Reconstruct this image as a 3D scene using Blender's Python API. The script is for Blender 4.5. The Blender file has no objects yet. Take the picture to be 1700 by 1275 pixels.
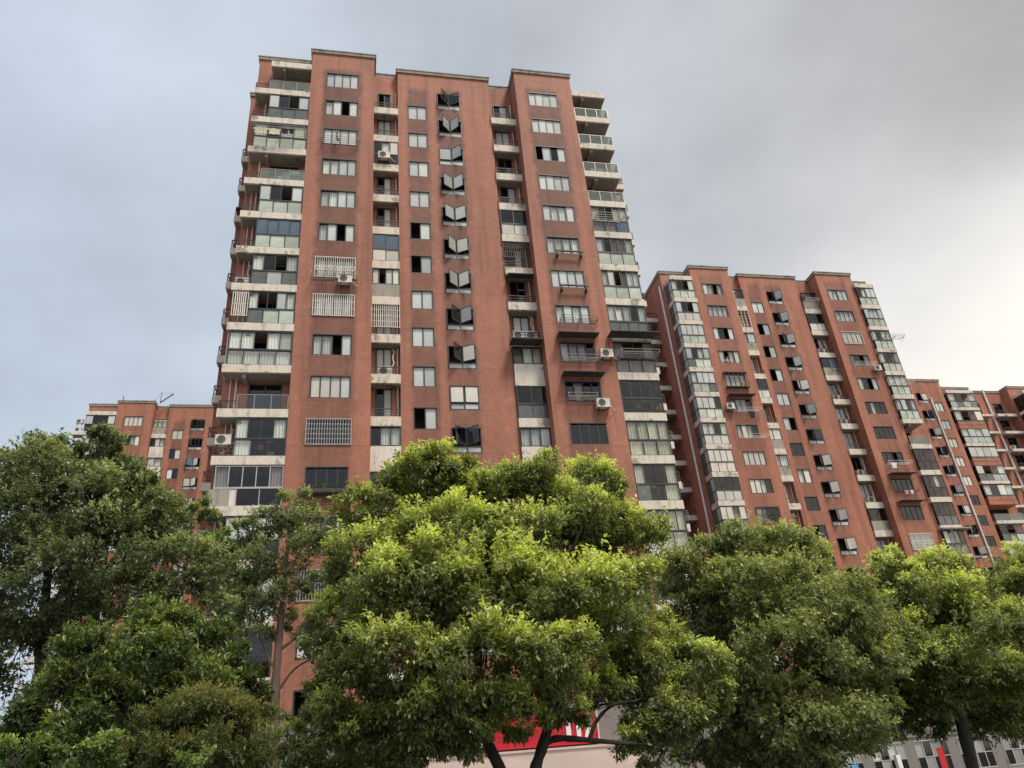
import bpy, math, random
import numpy as np
from mathutils import Vector, Matrix

S = bpy.context.scene
COL = S.collection
rnd = random.Random(7)

# ------------------------------------------------------------------ camera
YAW, PITCH, ROLL, FPX, CAMZ = 0.2214, 0.4901, -0.0884, 1255.45, 1.6
def cam_axes():
    cy, sy, cp, sp, cr, sr = (math.cos(YAW), math.sin(YAW), math.cos(PITCH), math.sin(PITCH), math.cos(ROLL), math.sin(ROLL))
    f = Vector((sy*cp, cy*cp, sp)); r = Vector((cy, -sy, 0)); u = r.cross(f)
    return cr*r + sr*u, -sr*r + cr*u, f
CR, CU, CF = cam_axes()
cam = bpy.data.cameras.new('camera'); cam_ob = bpy.data.objects.new('camera', cam); COL.objects.link(cam_ob)
M = Matrix((CR, CU, -CF)).transposed().to_4x4(); M.translation = (0, 0, CAMZ)
cam_ob.matrix_world = M
cam.sensor_width = 36; cam.sensor_fit = 'HORIZONTAL'; cam.lens = FPX/1700*36
cam.clip_end = 3000; S.camera = cam_ob
def at(px, py, y):
    """point seen at photo pixel (px, py) at depth y (used to lay out trees and fittings)"""
    d = CR*((px-850)/FPX) + CU*((637.5-py)/FPX) + CF
    t = y/d.y
    return Vector((d.x*t, y, d.z*t+CAMZ))

# ------------------------------------------------------------------ world
W = bpy.data.worlds.new('World'); S.world = W; W.use_nodes = True
SUN_EL, SUN_AZ = math.radians(60), math.radians(146)      # azimuth clockwise from +Y (north)
def build_world():
    nt = W.node_tree; nt.nodes.clear(); N = nt.nodes.new; L = nt.links.new
    out = N('ShaderNodeOutputWorld'); bg = N('ShaderNodeBackground'); bg.inputs['Strength'].default_value = 0.1
    sky = N('ShaderNodeTexSky'); sky.sky_type = 'NISHITA'; sky.sun_disc = False
    sky.sun_elevation = SUN_EL; sky.sun_rotation = SUN_AZ
    tc = N('ShaderNodeTexCoord'); sep = N('ShaderNodeSeparateXYZ'); L(tc.outputs['Generated'], sep.inputs[0])
    def math_(op, a, b=None, clamp=False):
        m = N('ShaderNodeMath'); m.operation = op; m.use_clamp = bool(clamp)
        for i, v in enumerate((a, b)):
            if v is None: continue
            if isinstance(v, (int, float)): m.inputs[i].default_value = v
            else: L(v, m.inputs[i])
        return m.outputs[0]
    z = math_('MAXIMUM', sep.outputs['Z'], 0.02)
    den = math_('ADD', z, 0.28)
    u = math_('DIVIDE', sep.outputs['X'], den); v = math_('DIVIDE', sep.outputs['Y'], den)
    cmb = N('ShaderNodeCombineXYZ'); L(u, cmb.inputs[0]); L(v, cmb.inputs[1])
    def noise(scale, detail, rough, off):
        mp = N('ShaderNodeMapping'); mp.inputs['Location'].default_value = off; L(cmb.outputs[0], mp.inputs[0])
        n = N('ShaderNodeTexNoise'); n.inputs['Scale'].default_value = scale; n.inputs['Detail'].default_value = detail
        n.inputs['Roughness'].default_value = rough; L(mp.outputs[0], n.inputs['Vector']); return n.outputs['Fac']
    n1 = noise(1.15, 5, 0.48, (3.1, 1.7, 0)); n2 = noise(2.6, 6, 0.5, (8.3, 4.2, 0))
    # colour from west (cool, thin cloud) to east (warm, bright gap)
    dirx = math_('SUBTRACT', sep.outputs['X'], math_('MULTIPLY', sep.outputs['Y'], 0.22))
    ramp = N('ShaderNodeValToRGB'); L(math_('ADD', math_('MULTIPLY', dirx, 0.5), 0.5), ramp.inputs[0])
    e = ramp.color_ramp.elements
    e[0].position = 0.0; e[0].color = (0.33, 0.385, 0.47, 1)
    e[1].position = 1.0; e[1].color = (0.37, 0.355, 0.33, 1)
    for p, c in ((0.24, (0.345, 0.39, 0.45, 1)), (0.44, (0.395, 0.43, 0.475, 1)), (0.60, (0.425, 0.435, 0.455, 1)), (0.76, (0.375, 0.37, 0.36, 1))):
        q = e.new(p); q.color = c
    # cloud relief
    rel = math_('ADD', math_('MULTIPLY', math_('SUBTRACT', n1, 0.5), 1.25), math_('MULTIPLY', math_('SUBTRACT', n2, 0.5), 0.75))
    gain = math_('ADD', 0.98, rel)
    # brighter low in the east
    low = math_('MULTIPLY', math_('MULTIPLY', math_('SUBTRACT', 0.56, z), 4.0, True), math_('MULTIPLY', math_('SUBTRACT', dirx, 0.22), 2.6, True))
    gain = math_('ADD', gain, math_('MULTIPLY', low, 1.25))
    sc = N('ShaderNodeVectorMath'); sc.operation = 'SCALE'; L(ramp.outputs[0], sc.inputs[0]); L(math_('MULTIPLY', gain, 7.2), sc.inputs['Scale'])
    wm = N('ShaderNodeMixRGB'); wm.blend_type = 'MULTIPLY'; L(low, wm.inputs[0]); L(sc.outputs[0], wm.inputs[1]); wm.inputs[2].default_value = (1.12, 1.03, 0.90, 1)
    mx = N('ShaderNodeMixRGB'); mx.inputs[0].default_value = 0.93; L(sky.outputs[0], mx.inputs[1]); L(wm.outputs[0], mx.inputs[2])
    L(mx.outputs[0], bg.inputs['Color']); L(bg.outputs[0], out.inputs['Surface'])
build_world()
sun = bpy.data.lights.new('sun', 'SUN'); sun.energy = 1.5; sun.angle = math.radians(14); sun.color = (1, 0.93, 0.82)
so = bpy.data.objects.new('sun', sun); COL.objects.link(so)
sd = Vector((math.sin(SUN_AZ)*math.cos(SUN_EL), math.cos(SUN_AZ)*math.cos(SUN_EL), math.sin(SUN_EL)))
so.rotation_euler = sd.to_track_quat('Z', 'Y').to_euler()
so.location = (0, -20, 90)
vs = S.view_settings; vs.view_transform = 'Standard'; vs.look = 'None'; vs.exposure = 1.12; vs.gamma = 1; vs.use_curve_mapping = False
S.render.engine = 'CYCLES'
S.cycles.max_bounces = 6; S.cycles.transparent_max_bounces = 12

# ------------------------------------------------------------------ materials
MAT = {}
def newmat(name):
    m = bpy.data.materials.new(name); m.use_nodes = True; MAT[name] = m
    return m, m.node_tree, m.node_tree.nodes['Principled BSDF']
def nz(nt, scale, detail=4, rough=0.55, stretch=(1, 1, 1), coord='Object', off=(0, 0, 0)):
    tc = nt.nodes.new('ShaderNodeTexCoord'); mp = nt.nodes.new('ShaderNodeMapping'); mp.inputs['Scale'].default_value = stretch
    mp.inputs['Location'].default_value = off
    nt.links.new(tc.outputs[coord], mp.inputs[0])
    n = nt.nodes.new('ShaderNodeTexNoise'); n.inputs['Scale'].default_value = scale; n.inputs['Detail'].default_value = detail
    n.inputs['Roughness'].default_value = rough; nt.links.new(mp.outputs[0], n.inputs['Vector'])
    return n.outputs['Fac']
def ramp(nt, fac, stops):
    r = nt.nodes.new('ShaderNodeValToRGB'); nt.links.new(fac, r.inputs[0]); e = r.color_ramp.elements
    while len(e) < len(stops): e.new(0.5)
    for i, (p, c) in enumerate(stops): e[i].position = p; e[i].color = (*c, 1) if len(c) == 3 else c
    return r.outputs[0]
def mth(nt, op, a, b=None, c=None, clamp=False):
    m = nt.nodes.new('ShaderNodeMath'); m.operation = op; m.use_clamp = clamp
    for i, v in enumerate((a, b, c)):
        if v is None: continue
        if isinstance(v, (int, float)): m.inputs[i].default_value = v
        else: nt.links.new(v, m.inputs[i])
    return m.outputs[0]
def mix(nt, fac, a, b, mode='MIX'):
    m = nt.nodes.new('ShaderNodeMixRGB'); m.blend_type = mode
    for i, v in enumerate((fac, a, b)):
        if isinstance(v, (int, float)): m.inputs[i].default_value = v
        elif isinstance(v, tuple): m.inputs[i].default_value = (*v, 1)
        else: nt.links.new(v, m.inputs[i])
    return m.outputs[0]
def simple(name, col, rough=0.6, metal=0, var=0.15, scale=3, stretch=(1, 1, 1), rvar=0.0):
    m, nt, b = newmat(name)
    n = nz(nt, scale, 5, 0.6, stretch)
    lo = tuple(c*(1-var) for c in col); hi = tuple(min(1, c*(1+var)) for c in col)
    nt.links.new(ramp(nt, n, [(0.3, lo), (0.7, hi)]), b.inputs['Base Color'])
    if rvar:
        oi = nt.nodes.new('ShaderNodeObjectInfo'); lnk = b.inputs['Base Color'].links[0].from_socket
        nt.links.new(mix(nt, 1.0, lnk, ramp(nt, oi.outputs['Random'], [(0.0, (1-rvar,)*3), (0.5, (1-rvar*0.3,)*3), (1.0, (1+rvar*0.35, 1+rvar*0.33, 1+rvar*0.25))]), 'MULTIPLY'), b.inputs['Base Color'])
    b.inputs['Roughness'].default_value = rough; b.inputs['Metallic'].default_value = metal
    return m

def wall_material(name, soot=(), seed=0.0, tone=1.0):
    """small red facing tiles with fine joints, weather streaks and sooty strips between the windows (soot: x ranges)"""
    m, nt, b = newmat(name)
    L = nt.links.new
    tc = nt.nodes.new('ShaderNodeTexCoord'); sep = nt.nodes.new('ShaderNodeSeparateXYZ'); L(tc.outputs['Object'], sep.inputs[0])
    cmb = nt.nodes.new('ShaderNodeCombineXYZ')
    L(mth(nt, 'ADD', sep.outputs['X'], sep.outputs['Y']), cmb.inputs[0]); L(sep.outputs['Z'], cmb.inputs[1])
    br = nt.nodes.new('ShaderNodeTexBrick'); L(cmb.outputs[0], br.inputs['Vector'])
    br.inputs['Scale'].default_value = 1; br.inputs['Brick Width'].default_value = 0.2; br.inputs['Row Height'].default_value = 0.1
    br.inputs['Mortar Size'].default_value = 0.012; br.offset = 0.0
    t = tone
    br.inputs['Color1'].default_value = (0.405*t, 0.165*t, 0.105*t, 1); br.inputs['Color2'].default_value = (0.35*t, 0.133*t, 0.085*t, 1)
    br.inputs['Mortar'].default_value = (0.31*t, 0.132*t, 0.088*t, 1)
    big = nz(nt, 0.35, 5, 0.6, (1, 1, 0.5), off=(seed, 0, 0)); streak = nz(nt, 1.6, 5, 0.6, (1, 1, 0.06), off=(seed, 3, 0))
    fine = nz(nt, 2.2, 6, 0.65, off=(seed, 0, 5))
    c = mix(nt, 1.0, br.outputs['Color'], ramp(nt, big, [(0.25, (0.80, 0.78, 0.77)), (0.75, (1.14, 1.12, 1.08))]), 'MULTIPLY')
    c = mix(nt, 0.95, c, ramp(nt, streak, [(0.30, (0.70, 0.68, 0.68)), (0.48, (0.97, 0.97, 0.97)), (0.72, (1.12, 1.10, 1.08))]), 'MULTIPLY')
    pale = nz(nt, 0.55, 7, 0.72, (1, 1, 1.3), off=(seed, 7, 3)); c = mix(nt, mth(nt, 'MULTIPLY', ramp(nt, pale, [(0.56, (0, 0, 0)), (0.72, (1, 1, 1))]), 0.24), c, (0.50, 0.36, 0.30))
    c = mix(nt, 0.6, c, ramp(nt, fine, [(0.3, (0.85, 0.85, 0.85)), (0.7, (1.12, 1.1, 1.08))]), 'MULTIPLY')
    # floor line joints
    fl = mth(nt, 'FRACT', mth(nt, 'DIVIDE', mth(nt, 'ADD', sep.outputs['Z'], 0.9), 2.9))
    line = mth(nt, 'LESS_THAN', fl, 0.022)
    c = mix(nt, mth(nt, 'MULTIPLY', line, 0.30), c, (0.10, 0.055, 0.045))
    wob = mth(nt, 'MULTIPLY', mth(nt, 'SUBTRACT', nz(nt, 1.1, 4, 0.6, off=(seed, 9, 2)), 0.5), 0.9)
    mask = None
    for x0, x1, amt in soot:
        xx = mth(nt, 'ADD', sep.outputs['X'], wob)
        a = mth(nt, 'MULTIPLY', mth(nt, 'SUBTRACT', xx, x0), 3.2, clamp=True); d = mth(nt, 'MULTIPLY', mth(nt, 'SUBTRACT', x1, xx), 3.2, clamp=True)
        q = mth(nt, 'MULTIPLY', mth(nt, 'MULTIPLY', a, d), amt)
        mask = q if mask is None else mth(nt, 'MAXIMUM', mask, q)
    if mask is not None:
        # soot thins out lower down the tower and in patches
        hz = nt.nodes.new('ShaderNodeMapRange'); L(sep.outputs['Z'], hz.inputs[0]); hz.inputs[1].default_value = 10; hz.inputs[2].default_value = 44
        hz.inputs[3].default_value = 0.35; hz.inputs[4].default_value = 1
        mask = mth(nt, 'MULTIPLY', mask, hz.outputs[0])
        mask = mth(nt, 'MULTIPLY', mask, mth(nt, 'MULTIPLY', mth(nt, 'SUBTRACT', 50.75, mth(nt, 'SUBTRACT', sep.outputs['Z'], wob)), 1.6, clamp=True))
        mask = mth(nt, 'MULTIPLY', mask, mth(nt, 'ADD', 0.35, nz(nt, 0.8, 5, 0.65, (1, 1, 0.7), off=(seed, 4, 1))), clamp=True)
        c = mix(nt, mask, c, mix(nt, 1.0, c, (0.36, 0.38, 0.42), 'MULTIPLY'))
    L(c, b.inputs['Base Color']); b.inputs['Roughness'].default_value = 0.72
    bp = nt.nodes.new('ShaderNodeBump'); bp.inputs['Strength'].default_value = 0.25; bp.inputs['Distance'].default_value = 0.01
    L(br.outputs['Fac'], bp.inputs['Height']); bp.invert = True; L(bp.outputs[0], b.inputs['Normal'])
    return m

def concrete(name, base, dirt, amt=0.5):
    m, nt, b = newmat(name)
    st = nz(nt, 1.7, 6, 0.7, (1.6, 1.6, 0.35)); pa = nz(nt, 0.9, 6, 0.7, off=(5, 2, 1)); fi = nz(nt, 9, 4, 0.6)
    c = ramp(nt, fi, [(0.3, tuple(v*0.9 for v in base)), (0.7, tuple(v*1.06 for v in base))])
    c = mix(nt, mth(nt, 'MULTIPLY', ramp(nt, st, [(0.48, (0, 0, 0)), (0.68, (1, 1, 1))]), amt), c, dirt)
    c = mix(nt, mth(nt, 'MULTIPLY', ramp(nt, pa, [(0.585, (0, 0, 0)), (0.62, (1, 1, 1))]), 0.7), c, tuple(v*0.55 for v in dirt))
    nt.links.new(c, b.inputs['Base Color']); b.inputs['Roughness'].default_value = 0.85
    return m
concrete('slab', (0.70, 0.635, 0.54), (0.34, 0.295, 0.24), 0.75)
concrete('slab_clean', (0.74, 0.685, 0.61), (0.42, 0.375, 0.32), 0.6)
concrete('cap', (0.30, 0.275, 0.235), (0.14, 0.125, 0.105), 0.8)
concrete('raw_concrete', (0.36, 0.33, 0.28), (0.17, 0.155, 0.13), 0.8)
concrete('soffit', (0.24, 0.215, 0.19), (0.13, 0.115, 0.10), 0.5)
simple('frame', (0.034, 0.038, 0.045), 0.45)
simple('frame_light', (0.42, 0.42, 0.41), 0.4)
simple('rail_dark', (0.07, 0.055, 0.05), 0.5)
simple('rail_steel', (0.32, 0.30, 0.27), 0.4, 0.4)
simple('white_bar', (0.72, 0.69, 0.63), 0.5)
simple('pipe', (0.62, 0.57, 0.50), 0.5, var=0.2)
simple('white_pipe', (0.74, 0.73, 0.71), 0.45)
simple('interior', (0.085, 0.070, 0.058), 0.9)
simple('door_dark', (0.045, 0.045, 0.048), 0.4)
simple('ac_white', (0.62, 0.59, 0.53), 0.5, var=0.12)
simple('ac_grey', (0.16, 0.155, 0.15), 0.6)
simple('awning', (0.05, 0.048, 0.05), 0.6, var=0.3)
simple('hose', (0.60, 0.55, 0.45), 0.6)
simple('black_cloth', (0.018, 0.018, 0.02), 0.9)
simple('white_cloth', (0.70, 0.69, 0.66), 0.9)
simple('teal_cloth', (0.25, 0.45, 0.47), 0.9)
simple('pink_cloth', (0.55, 0.28, 0.33), 0.9)
simple('yellow_cloth', (0.62, 0.48, 0.10), 0.9)
simple('skin', (0.55, 0.32, 0.22), 0.6)
simple('hair', (0.02, 0.015, 0.012), 0.6)
simple('pot', (0.35, 0.16, 0.10), 0.8)
simple('sign_red', (0.50, 0.012, 0.025), 0.45)
simple('sign_white', (0.80, 0.79, 0.76), 0.5, var=0.04)
simple('fascia', (0.63, 0.50, 0.44), 0.35, var=0.12, scale=1.3, stretch=(0.4, 1, 1))
simple('blue_tarp', (0.12, 0.38, 0.60), 0.5)
simple('frosted', (0.55, 0.58, 0.57), 0.5, var=0.20, scale=0.5, rvar=0.32)
simple('frosted_warm', (0.68, 0.66, 0.59), 0.5, var=0.16, scale=0.5, rvar=0.25)
simple('frosted_green', (0.50, 0.56, 0.48), 0.4, var=0.25, scale=0.9, rvar=0.3)
simple('frosted_grey', (0.33, 0.34, 0.32), 0.4, var=0.15, scale=0.6, rvar=0.35)
simple('film_blue', (0.12, 0.16, 0.21), 0.10, var=0.2, scale=0.8)
simple('curtain_pale', (0.82, 0.80, 0.73), 0.9, var=0.08, rvar=0.35)
simple('curtain_beige', (0.70, 0.65, 0.50), 0.9, rvar=0.3)
simple('curtain_mauve', (0.30, 0.24, 0.25), 0.9)
simple('curtain_brown', (0.16, 0.12, 0.085), 0.9)
for k_ in ('frosted', 'frosted_warm', 'frosted_green', 'film_blue'):
    b_ = MAT[k_].node_tree.nodes['Principled BSDF']; b_.inputs['Specular IOR Level'].default_value = 0.2

def glass(name, tint, refl, body=None, bf=0.0):
    m, nt, b = newmat(name); nt.nodes.remove(b)
    out = nt.nodes['Material Output']
    g = nt.nodes.new('ShaderNodeBsdfGlossy'); g.inputs['Roughness'].default_value = 0.03; g.inputs['Color'].default_value = (0.9, 0.93, 0.95, 1)
    t = nt.nodes.new('ShaderNodeBsdfTransparent'); t.inputs['Color'].default_value = (*tint, 1)
    fr = nt.nodes.new('ShaderNodeFresnel'); fr.inputs['IOR'].default_value = 1.5
    n = nz(nt, 0.7, 3); geo = nt.nodes.new('ShaderNodeNewGeometry'); fac = mth(nt, 'MULTIPLY', mth(nt, 'ADD', mth(nt, 'MULTIPLY', fr.outputs[0], 0.9), mth(nt, 'MULTIPLY', n, refl), clamp=True), mth(nt, 'SUBTRACT', 1.0, geo.outputs['Backfacing']))
    mx = nt.nodes.new('ShaderNodeMixShader'); nt.links.new(fac, mx.inputs[0]); nt.links.new(t.outputs[0], mx.inputs[1]); nt.links.new(g.outputs[0], mx.inputs[2])
    if body:
        d = nt.nodes.new('ShaderNodeBsdfDiffuse'); nt.links.new(ramp(nt, nz(nt, 1.6, 5, 0.65), [(0.3, tuple(c*0.7 for c in body)), (0.7, body)]), d.inputs['Color'])
        m2 = nt.nodes.new('ShaderNodeMixShader'); m2.inputs[0].default_value = bf; nt.links.new(mx.outputs[0], m2.inputs[1]); nt.links.new(d.outputs[0], m2.inputs[2]); mx = m2
    nt.links.new(mx.outputs[0], out.inputs['Surface'])
glass('glass', (0.94, 0.96, 0.96), 0.05)
glass('glass_green', (0.72, 0.80, 0.76), 0.05, (0.38, 0.41, 0.385), 0.28)
glass('glass_dark', (0.60, 0.58, 0.55), 0.04)

def leaf_material(name, mature_shaded, mid, young, rough=0.40, trans=0.38):
    m, nt, b = newmat(name)
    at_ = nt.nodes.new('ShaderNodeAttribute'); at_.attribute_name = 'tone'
    c = ramp(nt, at_.outputs['Fac'], [(0.0, mature_shaded), (0.45, mid), (1.0, young)])  # young colour doubles as painted top light, mature colour as painted shade
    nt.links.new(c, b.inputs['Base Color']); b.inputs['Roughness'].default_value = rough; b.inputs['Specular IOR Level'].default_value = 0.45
    tr = nt.nodes.new('ShaderNodeBsdfTranslucent'); nt.links.new(mix(nt, 1.0, c, (1.3, 1.5, 0.6), 'MULTIPLY'), tr.inputs['Color'])
    mx = nt.nodes.new('ShaderNodeMixShader'); mx.inputs[0].default_value = trans
    out = nt.nodes['Material Output']
    nt.links.new(b.outputs[0], mx.inputs[1]); nt.links.new(tr.outputs[0], mx.inputs[2]); nt.links.new(mx.outputs[0], out.inputs['Surface'])
leaf_material('leaf_camphor', (0.100, 0.118, 0.052), (0.30, 0.325, 0.115), (0.74, 0.75, 0.25))
leaf_material('leaf_camphor_olive', (0.150, 0.165, 0.085), (0.37, 0.385, 0.16), (0.64, 0.64, 0.27))
leaf_material('leaf_dark', (0.090, 0.110, 0.062), (0.215, 0.24, 0.125), (0.46, 0.47, 0.25), 0.34)
leaf_material('leaf_glossy', (0.050, 0.068, 0.030), (0.115, 0.15, 0.050), (0.36, 0.40, 0.11), 0.34)
leaf_material('leaf_maple', (0.060, 0.075, 0.026), (0.14, 0.155, 0.048), (0.27, 0.235, 0.08), 0.6)
leaf_material('leaf_light', (0.075, 0.11, 0.040), (0.16, 0.22, 0.065), (0.33, 0.42, 0.11), 0.5)
def bark(name, a, b_):
    m, nt, b = newmat(name)
    n = nz(nt, 14, 6, 0.7, (1, 1, 0.15)); nt.links.new(ramp(nt, n, [(0.3, a), (0.7, b_)]), b.inputs['Base Color'])
    b.inputs['Roughness'].default_value = 0.9
    bp = nt.nodes.new('ShaderNodeBump'); bp.inputs['Strength'].default_value = 0.6; bp.inputs['Distance'].default_value = 0.02
    nt.links.new(n, bp.inputs['Height']); nt.links.new(bp.outputs[0], b.inputs['Normal'])
bark('bark_dark', (0.018, 0.015, 0.012), (0.06, 0.05, 0.042))
bark('bark_brown', (0.09, 0.06, 0.045), (0.22, 0.15, 0.11))

# ------------------------------------------------------------------ mesh helpers
class MB:
    def __init__(s): s.v = []; s.f = []; s.m = []
    def quad(s, a, b, c, d, mi=0):
        n = len(s.v); s.v += [a, b, c, d]; s.f.append((n, n+1, n+2, n+3)); s.m.append(mi)
    def box(s, x0, x1, y0, y1, z0, z1, mi=0):
        n = len(s.v)
        s.v += [(x, y, z) for z in (z0, z1) for y in (y0, y1) for x in (x0, x1)]
        for f in ((0, 1, 5, 4), (1, 3, 7, 5), (3, 2, 6, 7), (2, 0, 4, 6), (4, 5, 7, 6), (1, 0, 2, 3)):
            s.f.append(tuple(n+i for i in f)); s.m.append(mi)
        return s
    def bar(s, a, b, r, n=4, r2=None, mi=0):
        a = Vector(a); b = Vector(b); d = (b-a)
        if d.length < 1e-6: return s
        d.normalize(); u = d.cross(Vector((0, 0, 1)) if abs(d.z) < 0.95 else Vector((1, 0, 0))).normalized(); w = d.cross(u)
        k = len(s.v); r2 = r if r2 is None else r2
        for p, rr in ((a, r), (b, r2)):
            for i in range(n):
                t = 2*math.pi*(i+0.5)/n; s.v.append(tuple(p + u*(rr*math.cos(t)) + w*(rr*math.sin(t))))
        for i in range(n):
            j = (i+1) % n; s.f.append((k+i, k+n+i, k+n+j, k+j)); s.m.append(mi)
        s.f.append(tuple(k+i for i in range(n))); s.f.append(tuple(k+n+i for i in reversed(range(n)))); s.m += [mi, mi]
        return s
    def tube(s, pts, r, n=6, r2=None, mi=0):
        r2 = r if r2 is None else r2; m = len(pts)-1
        for i in range(m): s.bar(pts[i], pts[i+1], r+(r2-r)*i/m, n, r+(r2-r)*(i+1)/m, mi)
        return s
    def sweep(s, pts, radii, n=8, mi=0):
        P = [Vector(p) for p in pts]; k0 = len(s.v); m = len(P); u = None
        for i, p in enumerate(P):
            d = (P[min(i+1, m-1)]-P[max(i-1, 0)]).normalized()
            u = d.orthogonal().normalized() if u is None else (u - d*u.dot(d)).normalized()
            w = d.cross(u); r = radii[i]
            for j in range(n):
                t = 2*math.pi*j/n; s.v.append(tuple(p+u*(r*math.cos(t))+w*(r*math.sin(t))))
        for i in range(m-1):
            for j in range(n):
                a = k0+i*n+j; b = k0+i*n+(j+1) % n; s.f.append((a, b, b+n, a+n)); s.m.append(mi)
        s.f.append(tuple(k0+(m-1)*n+j for j in range(n))); s.m.append(mi)
        return s
    def prism(s, poly, y0, y1, mi=0):
        """poly of (x,z) extruded in y"""
        n = len(s.v); k = len(poly)
        s.v += [(x, y0, z) for x, z in poly] + [(x, y1, z) for x, z in poly]
        s.f.append(tuple(n+i for i in range(k))); s.f.append(tuple(n+k+i for i in reversed(range(k)))); s.m += [mi, mi]
        for i in range(k):
            j = (i+1) % k; s.f.append((n+i, n+k+i, n+k+j, n+j)); s.m.append(mi)
        return s
    def mesh(s, name, mats):
        me = bpy.data.meshes.new(name); me.from_pydata(s.v, [], s.f)
        if isinstance(mats, str): mats = [mats]
        for q in mats: me.materials.append(MAT[q])
        if len(mats) > 1: me.polygons.foreach_set('material_index', s.m)
        me.update(); return me
def ob(name, me, parent=None, loc=(0, 0, 0)):
    o = bpy.data.objects.new(name, me); COL.objects.link(o); o.location = loc
    if parent is not None: o.parent = parent
    return o
def tag(o, label=None, cat=None, group=None, kind=None):
    if label: o['label'] = label
    if cat: o['category'] = cat
    if group: o['group'] = group
    if kind: o['kind'] = kind
    return o
def empty(name, loc, rz=0):
    o = bpy.data.objects.new(name, None); COL.objects.link(o); o.location = loc; o.rotation_euler = (0, 0, rz); return o
def copy_tree(o, parent=None, root_loc=None):
    c = o.copy(); COL.objects.link(c)
    if parent is not None: c.parent = parent
    if root_loc is not None: c.location = root_loc
    for ch in list(o.children): copy_tree(ch, c)
    return c
CACHE = {}
def cached(key, fn):
    if key not in CACHE: CACHE[key] = fn()
    return CACHE[key]

# ------------------------------------------------------------------ windows
PANE_M = {'q': 'frosted_grey', 'p': 'frosted', 'w': 'frosted_warm', 'g': 'frosted_green', 'b': 'film_blue', 'c': 'glass', 'd': 'glass_dark', 'e': 'glass_green',
          'm': 'glass', 'n': 'glass', 's': 'slab_clean', 'r': 'glass'}
CURT_M = {'c': 'curtain_pale', 'm': 'curtain_mauve', 'n': 'curtain_beige', 'r': 'curtain_brown'}
def r3(*a): return tuple(round(x, 3) for x in a)
def frame_mesh(w, h, n, mat, fw=0.065, cuts=None, rail=None):
    def mk():
        b = MB(); d0, d1 = -0.05, 0.05
        b.box(0, w, d0, d1, 0, fw); b.box(0, w, d0, d1, h-fw, h)
        b.box(0, fw, d0+.002, d1-.002, fw, h-fw); b.box(w-fw, w, d0+.002, d1-.002, fw, h-fw)
        for i in range(1, n):
            x = w*i/n; b.box(x-0.034, x+0.034, d0+.006, d1-.006, fw, h-fw)
        b.box(0, w, -0.11, d0-.001, h-0.07, h); b.box(0, 0.03, -0.11, d0-.001, 0, h-.071)  # dark top and left strips stand in for shadow in the reveal
        if rail:
            b.box(fw, w-fw, d0+.004, d1-.004, rail-0.03, rail+0.03)
        return b.mesh('window_frame', mat)
    return cached(('fr', r3(w, h, fw, rail or 0), n, mat), mk)
def pane_mesh(w, h, mat):
    return cached(('pn', r3(w, h), mat), lambda: MB().box(0, w, -0.006, 0.006, 0, h).mesh('pane', mat))
def curtain_mesh(w, h, mat, seed):
    def mk():
        b = MB(); n = max(6, int(w/0.05)); q = random.Random(seed)
        ph = q.random()*6; xs = [w*i/n for i in range(n+1)]; ys = [0.03*math.sin(i*1.9+ph)+0.015*q.random() for i in range(n+1)]
        for i in range(n): b.quad((xs[i], ys[i], 0), (xs[i+1], ys[i+1], 0), (xs[i+1], ys[i+1]*1.0, h), (xs[i], ys[i], h))
        return b.mesh('curtain', mat)
    return cached(('cu', r3(w, h), mat, seed), mk)
def panes(parent, w, h, n, spec, x0=0, z0=0, fw=0.05, detail=True, tag_each=True):
    """panes (and curtains) of one row; spec has one letter per pane, 'o' = slid open"""
    cell = w/n
    if detail:
        for i in range(n):
            ch = spec[i % len(spec)]
            if ch == 'o': continue
            a = 0.03 if i else fw; bb = 0.03 if i < n-1 else fw
            yy = 0.0 if i % 2 else 0.018
            ob('pane', pane_mesh(cell-a-bb+0.01, h-2*fw+0.01, PANE_M[ch]), parent, (x0+cell*i+a-0.005, yy, z0+fw-0.005))
            if ch in CURT_M:
                ob('curtain', curtain_mesh(cell, h-0.06, CURT_M[ch], rnd.randint(0, 3)), parent, (x0+cell*i, 0.10, z0+0.03))
    else:
        mats = []; b = MB(); curt = MB(); cm = None
        for i in range(n):
            ch = spec[i % len(spec)]
            if ch == 'o': continue
            if PANE_M[ch] not in mats: mats.append(PANE_M[ch])
            b.box(x0+cell*i+0.03, x0+cell*(i+1)-0.03, -0.006, 0.006, z0+fw-.005, z0+h-fw+.005, mats.index(PANE_M[ch]))
            if ch in CURT_M:
                cm = CURT_M[ch]; m_ = 6
                for j in range(m_):
                    xa = x0+cell*i+cell*j/m_; xb = xa+cell/m_
                    curt.quad((xa, 0.14+0.03*(j % 2), z0), (xb, 0.14+0.03*((j+1) % 2), z0), (xb, 0.14+0.03*((j+1) % 2), z0+h), (xa, 0.14+0.03*(j % 2), z0+h))
        if mats: ob('glass', cached(('gl', r3(w, h, x0, z0), n, spec), lambda: b.mesh('glass', mats)), parent)
        if cm: ob('curtain', cached(('cl', r3(w, h, x0, z0), n, spec), lambda: curt.mesh('curtain', cm)), parent)

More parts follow.
